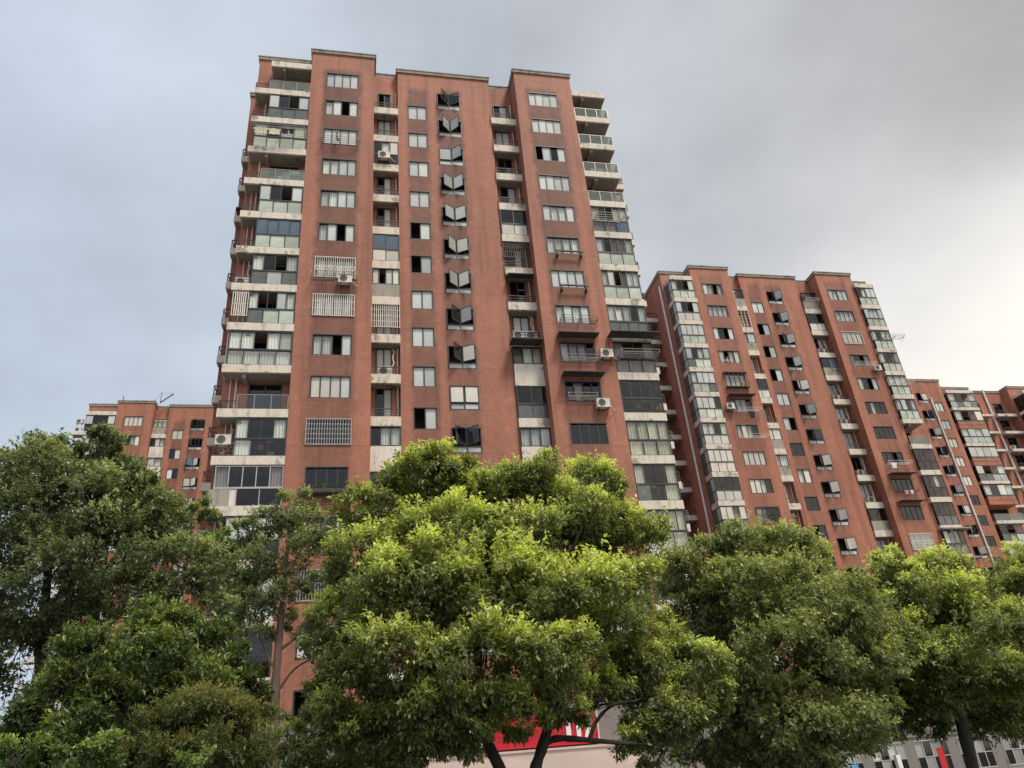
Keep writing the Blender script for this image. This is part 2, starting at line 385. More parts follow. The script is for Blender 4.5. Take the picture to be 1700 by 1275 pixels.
def wall_grid(b, x0, x1, z0, z1, y, holes, depth=0.14):
    xs = sorted({x0, x1, *[h[0] for h in holes], *[h[1] for h in holes]}); zs = sorted({z0, z1, *[h[2] for h in holes], *[h[3] for h in holes]})
    for i in range(len(xs)-1):
        cx = (xs[i]+xs[i+1])/2
        hs = [h for h in holes if h[0] < cx < h[1]]
        for j in range(len(zs)-1):
            cz = (zs[j]+zs[j+1])/2
            if any(h[2] < cz < h[3] for h in hs): continue
            b.quad((xs[i], y, zs[j]), (xs[i+1], y, zs[j]), (xs[i+1], y, zs[j+1]), (xs[i], y, zs[j+1]))
    for a, c, d, e in holes:
        if c > x1+1e-6 or a < x0-1e-6: continue
        b.quad((a, y, d), (a, y+depth, d), (a, y+depth, e), (a, y, e)); b.quad((c, y+depth, d), (c, y, d), (c, y, e), (c, y+depth, e))
        b.quad((a, y, d), (c, y, d), (c, y+depth, d), (a, y+depth, d)); b.quad((a, y+depth, e), (c, y+depth, e), (c, y, e), (a, y, e))
def rooms(b, holes, y, depth=1.3):
    """dark room behind each opening"""
    for a, c, d, e in holes:
        y0 = y+0.142; y1 = y+depth; a -= .15; c += .15; d -= .15; e += .15
        b.quad((a, y1, d), (c, y1, d), (c, y1, e), (a, y1, e)); b.quad((a, y0, d), (a, y1, d), (a, y1, e), (a, y0, e))
        b.quad((c, y0, d), (c, y1, d), (c, y1, e), (c, y0, e)); b.quad((a, y0, d), (c, y0, d), (c, y1, d), (a, y1, d)); b.quad((a, y0, e), (c, y0, e), (c, y1, e), (a, y1, e))

# ------------------------------------------------------------------ fittings
def rack(parent, x0, x1, y, z, out=0.6, mat='rail_steel', name='drying_rack'):
    b = MB()
    for t in (0, 0.33, 0.66, 1): b.bar((x0, y-out*t, z), (x1, y-out*t, z), 0.018)
    for x in (x0, (x0+x1)/2, x1):
        b.bar((x, y, z), (x, y-out, z), 0.022); b.bar((x, y, z-0.4), (x, y-out*0.85, z-0.02), 0.016)
    b.bar((x0, y-out, z+0.22), (x1, y-out, z+0.22), 0.016)
    for x in (x0, x1): b.bar((x, y-out, z), (x, y-out, z+0.24), 0.02)
    return ob(name, b.mesh(name, mat), parent)
def awning(parent, x0, x1, y, z, out=0.75, drop=0.28):
    drop *= 0.25; out *= 1.15; z -= 0.12
    b = MB(); t = 0.03
    n = max(3, int((x1-x0)/0.35))
    for i in range(n):
        a = x0+(x1-x0)*i/n; c = x0+(x1-x0)*(i+1)/n; up = 0.012*(i % 2)
        k = len(b.v)
        b.v += [(a, y, z+up), (c, y, z+up), (c, y-out, z-drop+up), (a, y-out, z-drop+up), (a, y, z-t+up), (c, y, z-t+up), (c, y-out, z-drop-t+up), (a, y-out, z-drop-t+up)]
        for f in ((0, 1, 2, 3), (7, 6, 5, 4), (3, 2, 6, 7), (0, 3, 7, 4), (1, 5, 6, 2), (0, 4, 5, 1)): b.f.append(tuple(k+i_ for i_ in f)); b.m.append(0)
    b.bar((x0, y-out, z-drop-0.02), (x1, y-out, z-drop-0.02), 0.03)
    for x in (x0+0.05, x1-0.05): b.bar((x, y-out*0.9, z-drop*0.9-0.05), (x, y, z-drop-0.5), 0.018)
    return ob('awning', b.mesh('awning', 'awning'), parent)
def grille(parent, x0, x1, z0, z1, y, nx, nzb=2, mat='white_bar', ornate=False, name='window_grille', r=0.016):
    b = MB()
    b.box(x0-0.04, x1+0.04, y-0.03, y+0.01, z0-0.04, z0); b.box(x0-0.04, x1+0.04, y-0.03, y+0.01, z1, z1+0.04)
    b.box(x0-0.04, x0, y-0.028, y+0.008, z0, z1); b.box(x1, x1+0.04, y-0.028, y+0.008, z0, z1)
    for i in range(1, nx):
        x = x0+(x1-x0)*i/nx; b.box(x-r, x+r, y-0.02, y, z0, z1)
    for j in range(1, nzb):
        zz = z0+(z1-z0)*j/nzb; b.box(x0, x1, y-0.026, y-0.021, zz-0.012, zz+0.012)
    if ornate:
        w = (x1-x0)/nx*2; zc = z0+(z1-z0)*0.45; hh = (z1-z0)*0.16
        x = x0
        while x+w <= x1+0.01:
            for s in (-1, 1):
                b.bar((x, y-0.03, zc), (x+w/2, y-0.03, zc+s*hh), 0.02); b.bar((x+w/2, y-0.03, zc+s*hh), (x+w, y-0.03, zc), 0.02)
            x += w
    return ob(name, b.mesh(name, mat), parent)

AC_PROTO = None
def ac_unit(loc, label, rz=0, group='air conditioner units hung on the facades', s=1.0):
    """outdoor unit: cabinet > fan grille, brackets, pipe; stands with its back to the wall at +y"""
    global AC_PROTO
    if AC_PROTO is None:
        r = empty('air_conditioner_unit', (0, 0, 0))
        b = MB().box(-0.42, 0.42, -0.17, 0.17, 0, 0.6); b.box(-0.43, 0.43, -0.18, 0.18, 0.575, 0.605); b.box(0.27, 0.40, -0.176, -0.17, 0.05, 0.55)
        ob('cabinet', b.mesh('cabinet', 'ac_white'), r)
        g = MB()
        for rr in (0.06, 0.12, 0.18, 0.24):
            pts = [(-0.1+rr*math.cos(t*math.pi/8), -0.185, 0.3+rr*math.sin(t*math.pi/8)) for t in range(17)]
            g.tube(pts, 0.008, 3)
        for t in range(8): g.bar((-0.1, -0.185, 0.3), (-0.1+0.24*math.cos(t*math.pi/4), -0.185, 0.3+0.24*math.sin(t*math.pi/4)), 0.007, 3)
        g.prism([(-0.1+0.235*math.cos(t*math.pi/8), 0.3+0.235*math.sin(t*math.pi/8)) for t in range(16)], -0.174, -0.171)
        ob('fan_grille', g.mesh('fan_grille', 'ac_grey'), r)
        for sx in (-0.3, 0.3):
            k = MB().box(-0.02, 0.02, -0.2, 0.3, -0.05, -0.005); k.bar((0, -0.18, -0.04), (0, 0.28, -0.38), 0.018)
            ob('bracket', k.mesh('bracket', 'rail_dark'), r, (sx, 0, 0))
        h = MB().tube([(0.42, 0.02, 0.2), (0.52, 0.0, 0.15), (0.6, 0.05, 0.0), (0.72, 0.12, -0.05), (0.85, 0.2, 0.02)], 0.022, 5)
        ob('pipe', h.mesh('pipe', 'hose'), r)
        AC_PROTO = r; o = r
    else:
        o = copy_tree(AC_PROTO)
    o.location = loc; o.rotation_euler = (0, 0, rz); o.scale = (s, s, s)
    tag(o, label, 'air conditioner', group); return o

def cloth_item(loc, w, h, mat, label, group='laundry hung out on the drying racks', name='laundry', shirt=True):
    b = MB()
    q = random.Random(int(abs(loc[0]*97+loc[2]*13)))
    n, m_ = 5, 5
    def P(i, j, side):
        x = (i/n-0.5)*w*(1.0 if j > 1 or not shirt else 1.35); z = h*j/m_*-1
        return (x+0.01*q.random(), side*0.012+0.03*math.sin(i*2.1+j*0.7), z)
    for side in (-1, 1):
        g = [[P(i, j, side) for i in range(n+1)] for j in range(m_+1)]
        for j in range(m_):
            for i in range(n): b.quad(g[j][i], g[j][i+1], g[j+1][i+1], g[j+1][i])
    o = ob(name, b.mesh(name, mat), None, loc)
    tag(o, label, 'laundry', group); return o

# ------------------------------------------------------------------ the towers
FH = 2.9
class Tower:
    def __init__(s, label, off, xc=5.95, group='red tiled apartment towers of one estate'):
        s.ox, s.oy, s.dz = off; s.bx, s.by = xc, 40.3
        s.root = empty('apartment_tower', (s.ox+s.bx, s.oy+s.by, 0)); tag(s.root, label, 'apartment building', group)
    def L(s, x, y, z): return (x-s.bx, y-s.by, z+s.dz)
    def G(s, x, y, z): return (x+s.ox, y+s.oy, z+s.dz)
    def put(s, name, b, mat, rel=True, **kw):
        """b built in T1 coordinates; shift into the tower's frame"""
        b.v = [s.L(*v) for v in b.v]
        return ob(name, b.mesh(name, mat), s.root)
    def wall(s, x0, x1, z1, y, holes, mat, yl=None, yr=None, z0=None, cap=True, capmat='cap', roomdepth=1.3, over=0.1):
        """one straight face of the facade with its openings, return walls and coping"""
        z0 = -s.dz if z0 is None else z0
        b = MB(); wall_grid(b, x0, x1, z0, z1, y, holes)
        if yl: b.quad((x0, yl, z0), (x0, y, z0), (x0, y, z1), (x0, yl, z1))
        if yr: b.quad((x1, y, z0), (x1, yr, z0), (x1, yr, z1), (x1, y, z1))
        s.put('wall', b, mat)
        if holes:
            r = MB(); rooms(r, holes, y, roomdepth); s.put('room_interior', r, 'interior')
        if cap:
            yb = max(v for v in (yl, yr, y+0.3) if v)
            c = MB().box(x0-over, x1+over, y-over, yb, z1, z1+0.34); c.box(x0-over-.04, x1+over+.04, y-over-.04, yb+.02, z1+0.26, z1+0.36)
            xr = x0+0.3
            while xr < x1: c.bar((xr, y, z1+0.36), (xr, y, z1+0.62), 0.012, 4); xr += 1.9
            s.put('parapet_coping', c, capmat)
    def window(s, x, z, w, h, y, n, spec, detail=True, rail=None, low=None, frame='frame'):
        o = ob('window', frame_mesh(w, h, n, frame, rail=rail), s.root, s.L(x, y+0.08, z))
        if rail:
            panes(o, w, h-rail, n, spec, z0=rail, detail=detail); panes(o, w, rail, n, low or spec, detail=detail)
        else: panes(o, w, h, n, spec, detail=detail)
        return o
    def fold_window(s, x, z, w, h, y, state, detail=True, ang=(40, 40), mats=('p', 'p')):
        """two upper sashes hinged on the middle mullion that swing out like wings; state is two letters o/c"""
        rail = h*0.27
        o = ob('window', frame_mesh(w, h, 2, 'frame', rail=rail), s.root, s.L(x, y+0.05, z))
        panes(o, w, rail, 2, 'pp', detail=detail)
        sw, sh = w/2-0.06, h-rail-0.08
        for i, st in enumerate(state):
            sd = -1 if i == 0 else 1; mk = mats[i]
            def mk_s(sd=sd, mk=mk):
                b = MB(); f = 0.045; X = (lambda a, c: (min(sd*a, sd*c), max(sd*a, sd*c)))
                for xa, xb, za, zb in ((0, sw, 0, f), (0, sw, sh-f, sh), (0, f, f, sh-f), (sw-f, sw, f, sh-f)):
                    q = X(xa, xb); b.box(q[0], q[1], -0.03, 0.01, za, zb)
                return b.mesh('sash', 'frame')
            sash = ob('sash', cached(('sash', r3(sw, sh), sd), mk_s), o, (w/2+sd*0.035, -0.055, rail+0.04))
            def mk_g(sd=sd, mk=mk):
                q = (min(sd*.045, sd*(sw-.045)), max(sd*.045, sd*(sw-.045)))
                return MB().box(q[0], q[1], -0.016, -0.006, 0.045, sh-0.045).mesh('pane', PANE_M[mk])
            # the pane is joined to the sash as one mesh with two materials
            def mk_both(sd=sd, mk=mk):
                b = MB(); f = 0.045
                for xa, xb, za, zb in ((0, sw, 0, f), (0, sw, sh-f, sh), (0, f, f, sh-f), (sw-f, sw, f, sh-f)):
                    b.box(min(sd*xa, sd*xb), max(sd*xa, sd*xb), -0.03, 0.01, za, zb)
                b.box(min(sd*f, sd*(sw-f)), max(sd*f, sd*(sw-f)), -0.016, -0.006, f, sh-f, 1)
                return b.mesh('sash', ['frame', PANE_M[mk]])
            sash.data = cached(('sashb', r3(sw, sh), sd, mk), mk_both)
            if st == 'o': sash.rotation_euler = (0, 0, math.radians(-ang[i]*sd))
            # friction stay
            if st == 'o':
                a = math.radians(ang[i]); b2 = MB().bar((w/2+sd*0.75*sw, 0, rail+0.05), (w/2+sd*0.035+sd*math.cos(a)*sw*0.6, -math.sin(a)*sw*0.6-.05, rail+0.06), 0.014)
                ob('stay', b2.mesh('stay', 'rail_dark'), o)
        return o
    def slab(s, x0, x1, y0, y1, z, h=0.52, mat='slab', name='balcony_slab', chamfer=0.0):
        b = MB().box(x0, x1, y0, y1, z-h, z); 
        # drip edge and darker underside panel recessed between edge beams
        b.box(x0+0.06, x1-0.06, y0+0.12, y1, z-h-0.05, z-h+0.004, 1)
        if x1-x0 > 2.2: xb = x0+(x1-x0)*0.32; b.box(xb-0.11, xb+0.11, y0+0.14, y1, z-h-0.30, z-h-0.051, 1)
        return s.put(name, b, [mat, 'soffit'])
    def railing(s, x0, x1, y, z, y1=None, side='', glassy=True, n=3, h=0.95, mat='glass_green', rmat='rail_steel'):
        b = MB()
        b.box(x0, x1, y-0.025, y+0.025, z+h-0.04, z+h)
        if glassy:
            for i in range(n+1):
                x = x0+(x1-x0)*i/n; b.box(x-0.022, x+0.022, y-0.022, y+0.022, z, z+h-0.04)
        else:
            for q in (0.12, 0.32, 0.5) if h < 0.7 else (0.15, 0.4, 0.65): b.box(x0, x1, y-0.014, y+0.014, z+q-0.014, z+q+0.014)
            for i in range(n+1):
                x = x0+(x1-x0)*i/n; b.box(x-0.018, x+0.018, y-0.018, y+0.018, z, z+h-0.04)
        for sx, xx in (('l', x0), ('r', x1)):
            if sx in side and y1:
                b.box(xx-0.022, xx+0.022, y+0.025, y1, z+h-0.038, z+h-0.002)
                if not glassy:
                    for q in (0.15, 0.4, 0.65): b.box(xx-0.012, xx+0.012, y+0.02, y1, z+q-.012, z+q+.012)
        o = ob('railing', None, None) if False else s.put('railing', b, rmat)
        if glassy:
            for i in range(n):
                w = (x1-x0)/n
                ob('pane', pane_mesh(w-0.06, h-0.12, mat), o, s.L(x0+w*i+0.03, y, z+0.04))
            for sx, xx in (('l', x0), ('r', x1)):
                if sx in side and y1:
                    p = ob('pane', pane_mesh(y1-y-0.06, h-0.12, mat), o, s.L(xx, y+0.04, z+0.04)); p.rotation_euler = (0, 0, math.pi/2)
        return o
    def glazing(s, x0, x1, y, z, up='ppop', low='ggg', h=2.33, mid=1.05, y1=None, side='', detail=True, frame='frame', sidespec='dd'):
        """glazed-in balcony: upper sliding windows over fixed lower panels"""
        w = x1-x0; n = len(up); m_ = len(low)
        b = MB(); f = 0.05
        b.box(x0, x1, y-0.04, y+0.04, z, z+f); b.box(x0, x1, y-0.05, y+0.05, z+mid-0.05, z+mid+0.05); b.box(x0, x1, y-0.04, y+0.04, z+h-f, z+h)
        b.box(x0, x0+f, y-0.038, y+0.038, z+f, z+h-f); b.box(x1-f, x1, y-0.038, y+0.038, z+f, z+h-f)
        for i in range(1, n): b.box(x0+w*i/n-0.025, x0+w*i/n+0.025, y-0.03, y+0.03, z+mid+.05, z+h-f)
        for i in range(1, m_): b.box(x0+w*i/m_-0.022, x0+w*i/m_+0.022, y-0.032, y+0.032, z+f, z+mid-.05)
        for sx, xx in (('l', x0), ('r', x1)):
            if sx in side and y1:
                xa, xb = (xx, xx+0.06) if sx == 'l' else (xx-0.06, xx)
                for za, zb in ((0, f), (mid-.05, mid+.05), (h-f, h)): b.box(xa+.002, xb-.002, y+0.05, y1, z+za+.002, z+zb-.002)
                b.box(xa+.003, xb-.003, (y+y1)/2-0.025, (y+y1)/2+0.025, z+f, z+h-f); b.box(xa, xb, y1-0.05, y1-.001, z+f, z+h-f)
        g = s.put('balcony_glazing', b, frame)
        h_ = ob('upper_glazing', None, g) if False else g
        # panes are children of the glazing
        def row(spec, za, zb):
            k = len(spec); cell = w/k
            if detail:
                for i, ch in enumerate(spec):
                    if ch == 'o': continue
                    ob('pane', pane_mesh(cell-0.06, zb-za-0.01, PANE_M[ch]), g, s.L(x0+cell*i+0.03, y+(0.012 if i % 2 else -0.008), z+za+.005))
                    if ch in CURT_M: ob('curtain', curtain_mesh(cell, zb-za, CURT_M[ch], rnd.randint(0, 3)), g, s.L(x0+cell*i, y+0.11, z+za))
            else:
                mats = []; bb = MB(); cc = MB(); cm = None
                for i, ch in enumerate(spec):
                    if ch == 'o': continue
                    if PANE_M[ch] not in mats: mats.append(PANE_M[ch])
                    bb.box(cell*i+0.03, cell*(i+1)-0.03, -0.006, 0.006, 0, zb-za, mats.index(PANE_M[ch]))
                    if ch in CURT_M:
                        cm = CURT_M[ch]
                        for j in range(6):
                            xa = cell*(i+j/6); xb = cell*(i+(j+1)/6)
                            cc.quad((xa, 0.12+0.04*(j % 2), 0), (xb, 0.12+0.04*((j+1) % 2), 0), (xb, 0.12+0.04*((j+1) % 2), zb-za), (xa, 0.12+0.04*(j % 2), zb-za))
                if mats: ob('glass', bb.mesh('glass', mats), g, s.L(x0, y, z+za))
                if cm: ob('curtain', cc.mesh('curtain', cm), g, s.L(x0, y, z+za))
        row(up, mid+.05, h-f); row(low, f, mid-.05)
        for sx, xx in (('l', x0), ('r', x1)):
            if sx in side and y1:
                for i in range(2):
                    d = (y1-y)/2
                    for za, zb in ((f, mid-.05), (mid+.05, h-f)):
                        p = ob('pane', pane_mesh(d-0.1, zb-za, PANE_M[sidespec[i]]), g, s.L(xx+(0.03 if sx == 'l' else -0.03), y+0.06+d*i, z+za)); p.rotation_euler = (0, 0, math.pi/2)
        return g
    def door(s, x0, x1, z0, z1, y, spec='pd', detail=True):
        return s.window(x0, z0, x1-x0, z1-z0, y-0.06, 2, spec, detail=detail)
    def pipe(s, x, y, z0, z1, r=0.05, mat='pipe'):
        b = MB().bar((x, y, z0), (x, y, z1), r, 8)
        z = z0+1
        while z < z1: b.bar((x, y, z), (x, y, z+0.06), r*1.35, 8); z += FH
        return s.put('drain_pipe', b, mat)

SOOT_A = [(-3.4-5.95, -0.35-5.95, 1.0)]
SOOT_B = [(2.9-5.95, 4.75-5.95, 0.95), (5.15-5.95, 7.35-5.95, 1.0)]
SOOT_C = [(12.1-5.95, 15.1-5.95, 0.95)]
wall_material('tile_A', SOOT_A, 1.0); wall_material('tile_B', SOOT_B, 4.0); wall_material('tile_C', SOOT_C, 7.0)
wall_material('tile_plain', (), 11.0)

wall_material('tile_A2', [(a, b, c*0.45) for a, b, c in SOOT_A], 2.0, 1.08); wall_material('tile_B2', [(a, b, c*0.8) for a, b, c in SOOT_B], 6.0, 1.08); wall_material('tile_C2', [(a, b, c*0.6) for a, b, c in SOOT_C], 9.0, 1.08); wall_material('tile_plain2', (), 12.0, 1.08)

def zf(k): return 47.85-FH*k       # balcony floor of storey k counted from the top

def standard_tower(t, K, A, B, BF, C, AB, BC, detail_k=99, top=52.12, lb=None, rb=None, lw=(-8.1, 41.4), rw=True, sideL=True, ms=''):
    """the shared plan: grilled column A, centre B with wing windows, column C, two recesses with balconies, corner balconies"""
    K = K
    # --- column A
    y = 40.3; hA = [(-3.02, -0.70, 48.60-FH*k, 50.09-FH*k) for k in range(K)]
    t.wall(-4.15, 0.48, top, y, hA, 'tile_A'+ms, yl=43.0, yr=41.9)
    for k in range(K): t.window(-3.02, 48.60-FH*k, 2.32, 1.49, y, 4, A.get(k, 'pppp'), detail=k < detail_k)
    y = 41.38; hB = []
    for k in range(K): hB += [(3.06, 4.48, 47.12-FH*k, 48.60-FH*k)]; 
    for k in range(K+1): hB += [(5.32, 7.14, 48.46-FH*k, 50.14-FH*k)]
    t.wall(2.3, 9.5, top, y, hB, 'tile_B'+ms, yl=41.9, yr=42.05)
    for k in range(K):
        t.window(3.06, 47.12-FH*k, 1.42, 1.48, y, 2, B.get(k, 'pp'), detail=k < detail_k)
    for k in range(K+1):
        st, mt = BF.get(k, ('oo', 'qp')); mt = ('q' if mt[0] == 'p' and st[0] == 'o' else mt[0])+mt[1]; a = (rnd.uniform(33, 56), rnd.uniform(26, 50))
        t.fold_window(5.32, 48.46-FH*k, 1.82, 1.68, y, st, detail=k < detail_k, ang=a, mats=mt)
    y = 40.3; hC = [(12.44, 14.78, 48.56-FH*k, 50.02-FH*k) for k in range(K)]
    t.wall(11.45, 16.05, top, y, hC, 'tile_C'+ms, yl=42.05, yr=43.0)
    for k in range(K): t.window(12.44, 48.56-FH*k, 2.34, 1.46, y, 4, C.get(k, 'pppp'), detail=k < detail_k)
    # --- recess AB / BC
    for (x0, x1, yb, yf, dx0, dx1, T_, px_) in ((0.48, 2.3, 41.9, 41.15, 0.80, 1.78, AB, 2.14), (9.5, 11.45, 42.05, 41.2, 9.88, 11.0, BC, 11.28)):
        holes = [(dx0, dx1, zf(k)+0.05, zf(k)+2.25) for k in range(K)]
        t.wall(x0, x1, top-0.0, yb, holes, 'tile_plain'+ms, over=0.0)
        for k in range(K):
            z = zf(k); ty = T_.get(k, 'open'); det = k < detail_k
            t.door(dx0, dx1, z+0.05, z+2.25, yb, rnd.choice(['pp', 'pp', 'dp', 'od', 'dc']), det)
            t.slab(x0+.002, x1-.002, yf, yb-.002, z, 0.62, mat='slab')
            fx0, fx1 = x0+0.02, x1-0.02
            if ty.startswith('open'):
                t.railing(fx0, fx1, yf+0.05, z, glassy=False, n=2, h=0.55, rmat='rail_dark')
                if 'bars' in ty: grille_t(t, fx0+.03, fx1-.03, z+0.95, z+2.25, yf+0.08, 14, 3, 'rail_dark')
                if 'awn' in ty: awning_t(t, fx0+0.05, fx1-0.05, yf+0.1, z+2.2, 0.5, 0.12)
            elif ty.startswith('grille'):
                grille_t(t, fx0+.03, fx1-.03, z+0.6, z+2.3, yf+0.08, 13, 4, 'white_bar', r=0.024); t.railing(fx0, fx1, yf+0.05, z, glassy=False, n=2, h=0.55, rmat='rail_dark')
            elif ty.startswith('cage'):
                grille_t(t, fx0+.03, fx1-.03, z+0.1, z+2.3, yf+0.05, 4, 6, 'white_bar', r=0.024)
            else:
                kind, up, low = ty.split(':')
                if kind == 'glaz': t.glazing(fx0, fx1, yf+0.06, z, up, low, h=2.27, mid=1.0, detail=det)
                elif kind == 'conc':
                    t.put('parapet_panel', MB().box(fx0, fx1, yf+0.02, yf+0.12, z+0.002, z+0.98), 'raw_concrete'); t.window(fx0, z+0.98, fx1-fx0, 1.28, yf-0.01, len(up), up, detail=det)
                elif kind == 'white':
                    t.put('parapet_panel', MB().box(fx0, fx1, yf+0.02, yf+0.12, z+0.002, z+0.98), 'slab_clean'); t.window(fx0, z+0.98, fx1-fx0, 1.28, yf-0.01, len(up), up, detail=det)
        t.pipe(px_, yb-0.12, -t.dz+0.02, 50.2)
def grille_t(t, x0, x1, z0, z1, y, nx, nzb=2, mat='white_bar', ornate=False, r=0.016):
    g = grille(t.root, x0, x1, z0, z1, y, nx, nzb, mat, ornate, r=r); g.location = t.L(0, 0, 0); return g
def rack_t(t, x0, x1, y, z, out=0.6, mat='rail_steel'):
    g = rack(t.root, x0, x1, y, z, out, mat); g.location = t.L(0, 0, 0); return g
def awning_t(t, x0, x1, y, z, out=0.75, drop=0.28):
    g = awning(t.root, x0, x1, y, z, out, drop); g.location = t.L(0, 0, 0); return g

# =============== main tower
t1 = Tower('tallest and nearest red tiled apartment tower, behind the middle trees, with curtained corner balconies', (0, 0, 0))
K1 = 16
A1 = {0: 'pppp', 1: 'cpop', 2: 'pppp', 3: 'ccpp', 4: 'ccpp', 5: 'cpop', 6: 'cccc', 7: 'cccc', 8: 'ccop', 9: 'wwwp', 10: 'dddd', 11: 'dddd', 12: 'dddp', 13: 'dddd', 14: 'pddd', 15: 'dddd'}
B1 = {4: 'op', 5: 'op', 9: 'op', 12: 'dp', 13: 'pp'}
BF1 = {0: ('oo', 'dd'), 1: ('oo', 'pp'), 2: ('co', 'pp'), 3: ('oo', 'pp'), 4: ('oo', 'pp'), 5: ('oo', 'pw'), 6: ('oo', 'pw'), 7: ('oo', 'dp'), 8: ('oo', 'dw'), 9: ('cc', 'ww'), 10: ('oo', 'dd'), 12: ('co', 'pp')}
C1 = {2: 'opdp', 4: 'pccp', 5: 'cccc', 6: 'pppp', 7: 'cpcp', 8: 'cmmd', 9: 'dmdd', 10: 'dddd', 11: 'dddd'}
AB1 = {2: 'glaz:dcw:ddd', 5: 'glaz:bb:ww', 6: 'conc:wopw:', 7: 'grille', 10: 'white:dcc:', 11: 'glaz:dd:dd', 12: 'glaz:cc:ss'}
BC1 = {4: 'glaz:dd:ww', 5: 'open_bars', 6: 'open_awn', 8: 'white:rcn:', 9: 'glaz:dd:ee', 10: 'white:ccp:', 11: 'glaz:pp:ss', 12: 'glaz:cc:ss'}
AB1 = {k: (v[:-1]+':' if False else v) for k, v in AB1.items()}
standard_tower(t1, K1, A1, B1, BF1, C1, AB1, BC1, detail_k=12)
# left wing wall and corner balconies
yw = 41.4
hol = [(-6.6, -4.7, zf(k)+0.05, zf(k)+2.15) for k in range(K1)]
t1.wall(-8.1, -4.15, 52.12, yw, hol, 'tile_plain', yl=45.0)
LB1 = {0: ('open',), 1: ('g', -6.95, 'pdop', 'eee'), 2: ('g', -7.75, 'cdcn', 'gggg'), 3: ('open',), 4: ('g', -6.95, 'pdop', 'ggg'), 5: ('g', -6.95, 'bbbb', 'ggg'),
       6: ('g', -6.95, 'cdoc', 'epe'), 7: ('g', -6.95, 'coorc'.replace('r', 'p'), 'egg'), 8: ('g', -7.85, 'ccocc', 'cccc'), 9: ('open2',), 10: ('g', -6.95, 'cddc', 'cdd'),
       11: ('g', -7.75, 'mdddm', 'sdd'), 12: ('g', -6.95, 'pppp', 'ddd'), 13: ('g', -6.95, 'pdpp', 'ggg'), 14: ('g', -6.95, 'dddd', 'ddd'), 15: ('open',)}
for k in range(K1):
    z = zf(k); e = LB1[k]; det = k < 12
    t1.door(-6.6, -4.7, z+0.05, z+2.15, yw, 'dd', det)
    t1.slab(-8.03, -4.152, 40.3, yw-.002, z, 0.52)
    if e[0].startswith('open'):
        t1.railing(-7.0, -4.2, 40.37, z, y1=yw, side='l', n=3, mat='glass_green' if e[0] == 'open' else 'glass')
        t1.railing(-7.98, -7.05, 40.37, z, y1=yw, side='l', glassy=False, n=1, h=0.55, rmat='rail_dark')
    else:
        t1.glazing(e[1], -4.18, 40.38, z, e[2], e[3], y1=yw, side='l', detail=det, frame='frame_light' if k == 11 else 'frame', sidespec='dd')
        if e[1] > -7.2: t1.railing(-7.98, e[1]-0.03, 40.37, z, y1=yw, side='l', glassy=False, n=1, h=0.55, rmat='rail_dark')
t1.slab(-7.05, -4.152, 40.3, yw-.002, 50.82, 0.55, name='roof_slab')
grille_t(t1, -7.85, -7.0, zf(7)+0.55, zf(7)+2.2, 40.36, 7, 2, 'white_bar', r=0.03)
grille_t(t1, -7.9, -7.88+0.02, zf(8)+0.1, zf(8)+2.2, 40.5, 1, 2, 'white_bar', r=0.03)
t1.pipe(-7.3, 41.22, 0.1, 48); t1.pipe(-7.62, 41.25, 0.1, 40, 0.035)
t1.put('parapet_panel', MB().box(-7.98, -6.9, 40.33, 40.45, zf(11)+.002, zf(11)+0.98), 'raw_concrete')
# side wing further back with its small balconies
t1.wall(-9.15, -8.1, 52.12, 45.0, [], 'tile_plain', yl=57.0)
for k in range(1, K1):
    z = zf(k); t1.slab(-9.2, -8.12, 44.3, 44.998, z, 0.5, mat='slab_clean' if k % 3 else 'slab')
    t1.railing(-9.15, -8.15, 44.36, z, y1=45.0, side='l', glassy=False, n=1, h=0.75, rmat='rail_dark')
t1.pipe(-8.55, 44.85, 0.1, 50)
awn = awning_t(t1, -9.14, -8.2, 44.99, zf(4)+2.9+0.9, 0.7, 0.35)
# right wing and balconies
t1.wall(16.05, 18.85, 50.3, 41.6, [(16.4, 18.4, zf(k)+0.05, zf(k)+2.15) for k in range(K1)], 'tile_plain', yr=45.0)
RB1 = {0: ('open',), 1: ('open',), 2: ('open',), 3: ('open',), 4: ('g', 'ndonc', 'mmb'), 5: ('g', 'cdrrc', 'ggg'), 6: ('g', 'cworcc', 'ggg'), 7: ('g', 'cccdc', 'eeee'), 8: ('g', 'mddm', 'mmm'),
       9: ('g', 'dddd', 'ddd'), 10: ('g', 'nnnn', 'nnn'), 11: ('g', 'nddn', 'edn'), 12: ('g', 'nrrnn', 'nrn'), 13: ('g', 'cdcc', 'ddd'), 14: ('g', 'dddd', 'ddd'), 15: ('open',)}
for k in range(K1):
    z = zf(k); e = RB1[k]; det = k < 12
    t1.door(16.4, 18.4, z+0.05, z+2.15, 41.6, 'dd', det)
    t1.slab(16.052, 18.85, 40.3, 41.598, z, 0.54)
    if e[0] == 'open': t1.railing(16.1, 18.8, 40.37, z, y1=41.6, side='r', n=3)
    else: t1.glazing(16.08, 18.8, 40.38, z, e[1], e[2], y1=41.6, side='r', detail=det, frame='frame')
t1.slab(16.052, 18.85, 40.3, 42.0, 50.72, 0.58, name='roof_slab')
t1.wall(18.85, 20.4, 50.3, 45.0, [], 'tile_plain', yr=57.0)
for k in range(1, K1):
    z = zf(k); t1.slab(18.9, 20.85, 44.25, 44.998, z-0.2, 0.5, mat='slab_clean'); t1.railing(18.95, 20.8, 44.3, z-0.2, y1=45.0, side='r', glassy=False, n=2, h=0.75, rmat='rail_dark')
bk = MB().box(-9.15, 20.4, 46.6, 57, 0, 50.0); t1.put('building_core', bk, 'tile_plain')
t1.put('roof_deck', MB().box(-4.1, 16.0, 43.0, 56, 50.0, 51.0), 'raw_concrete')
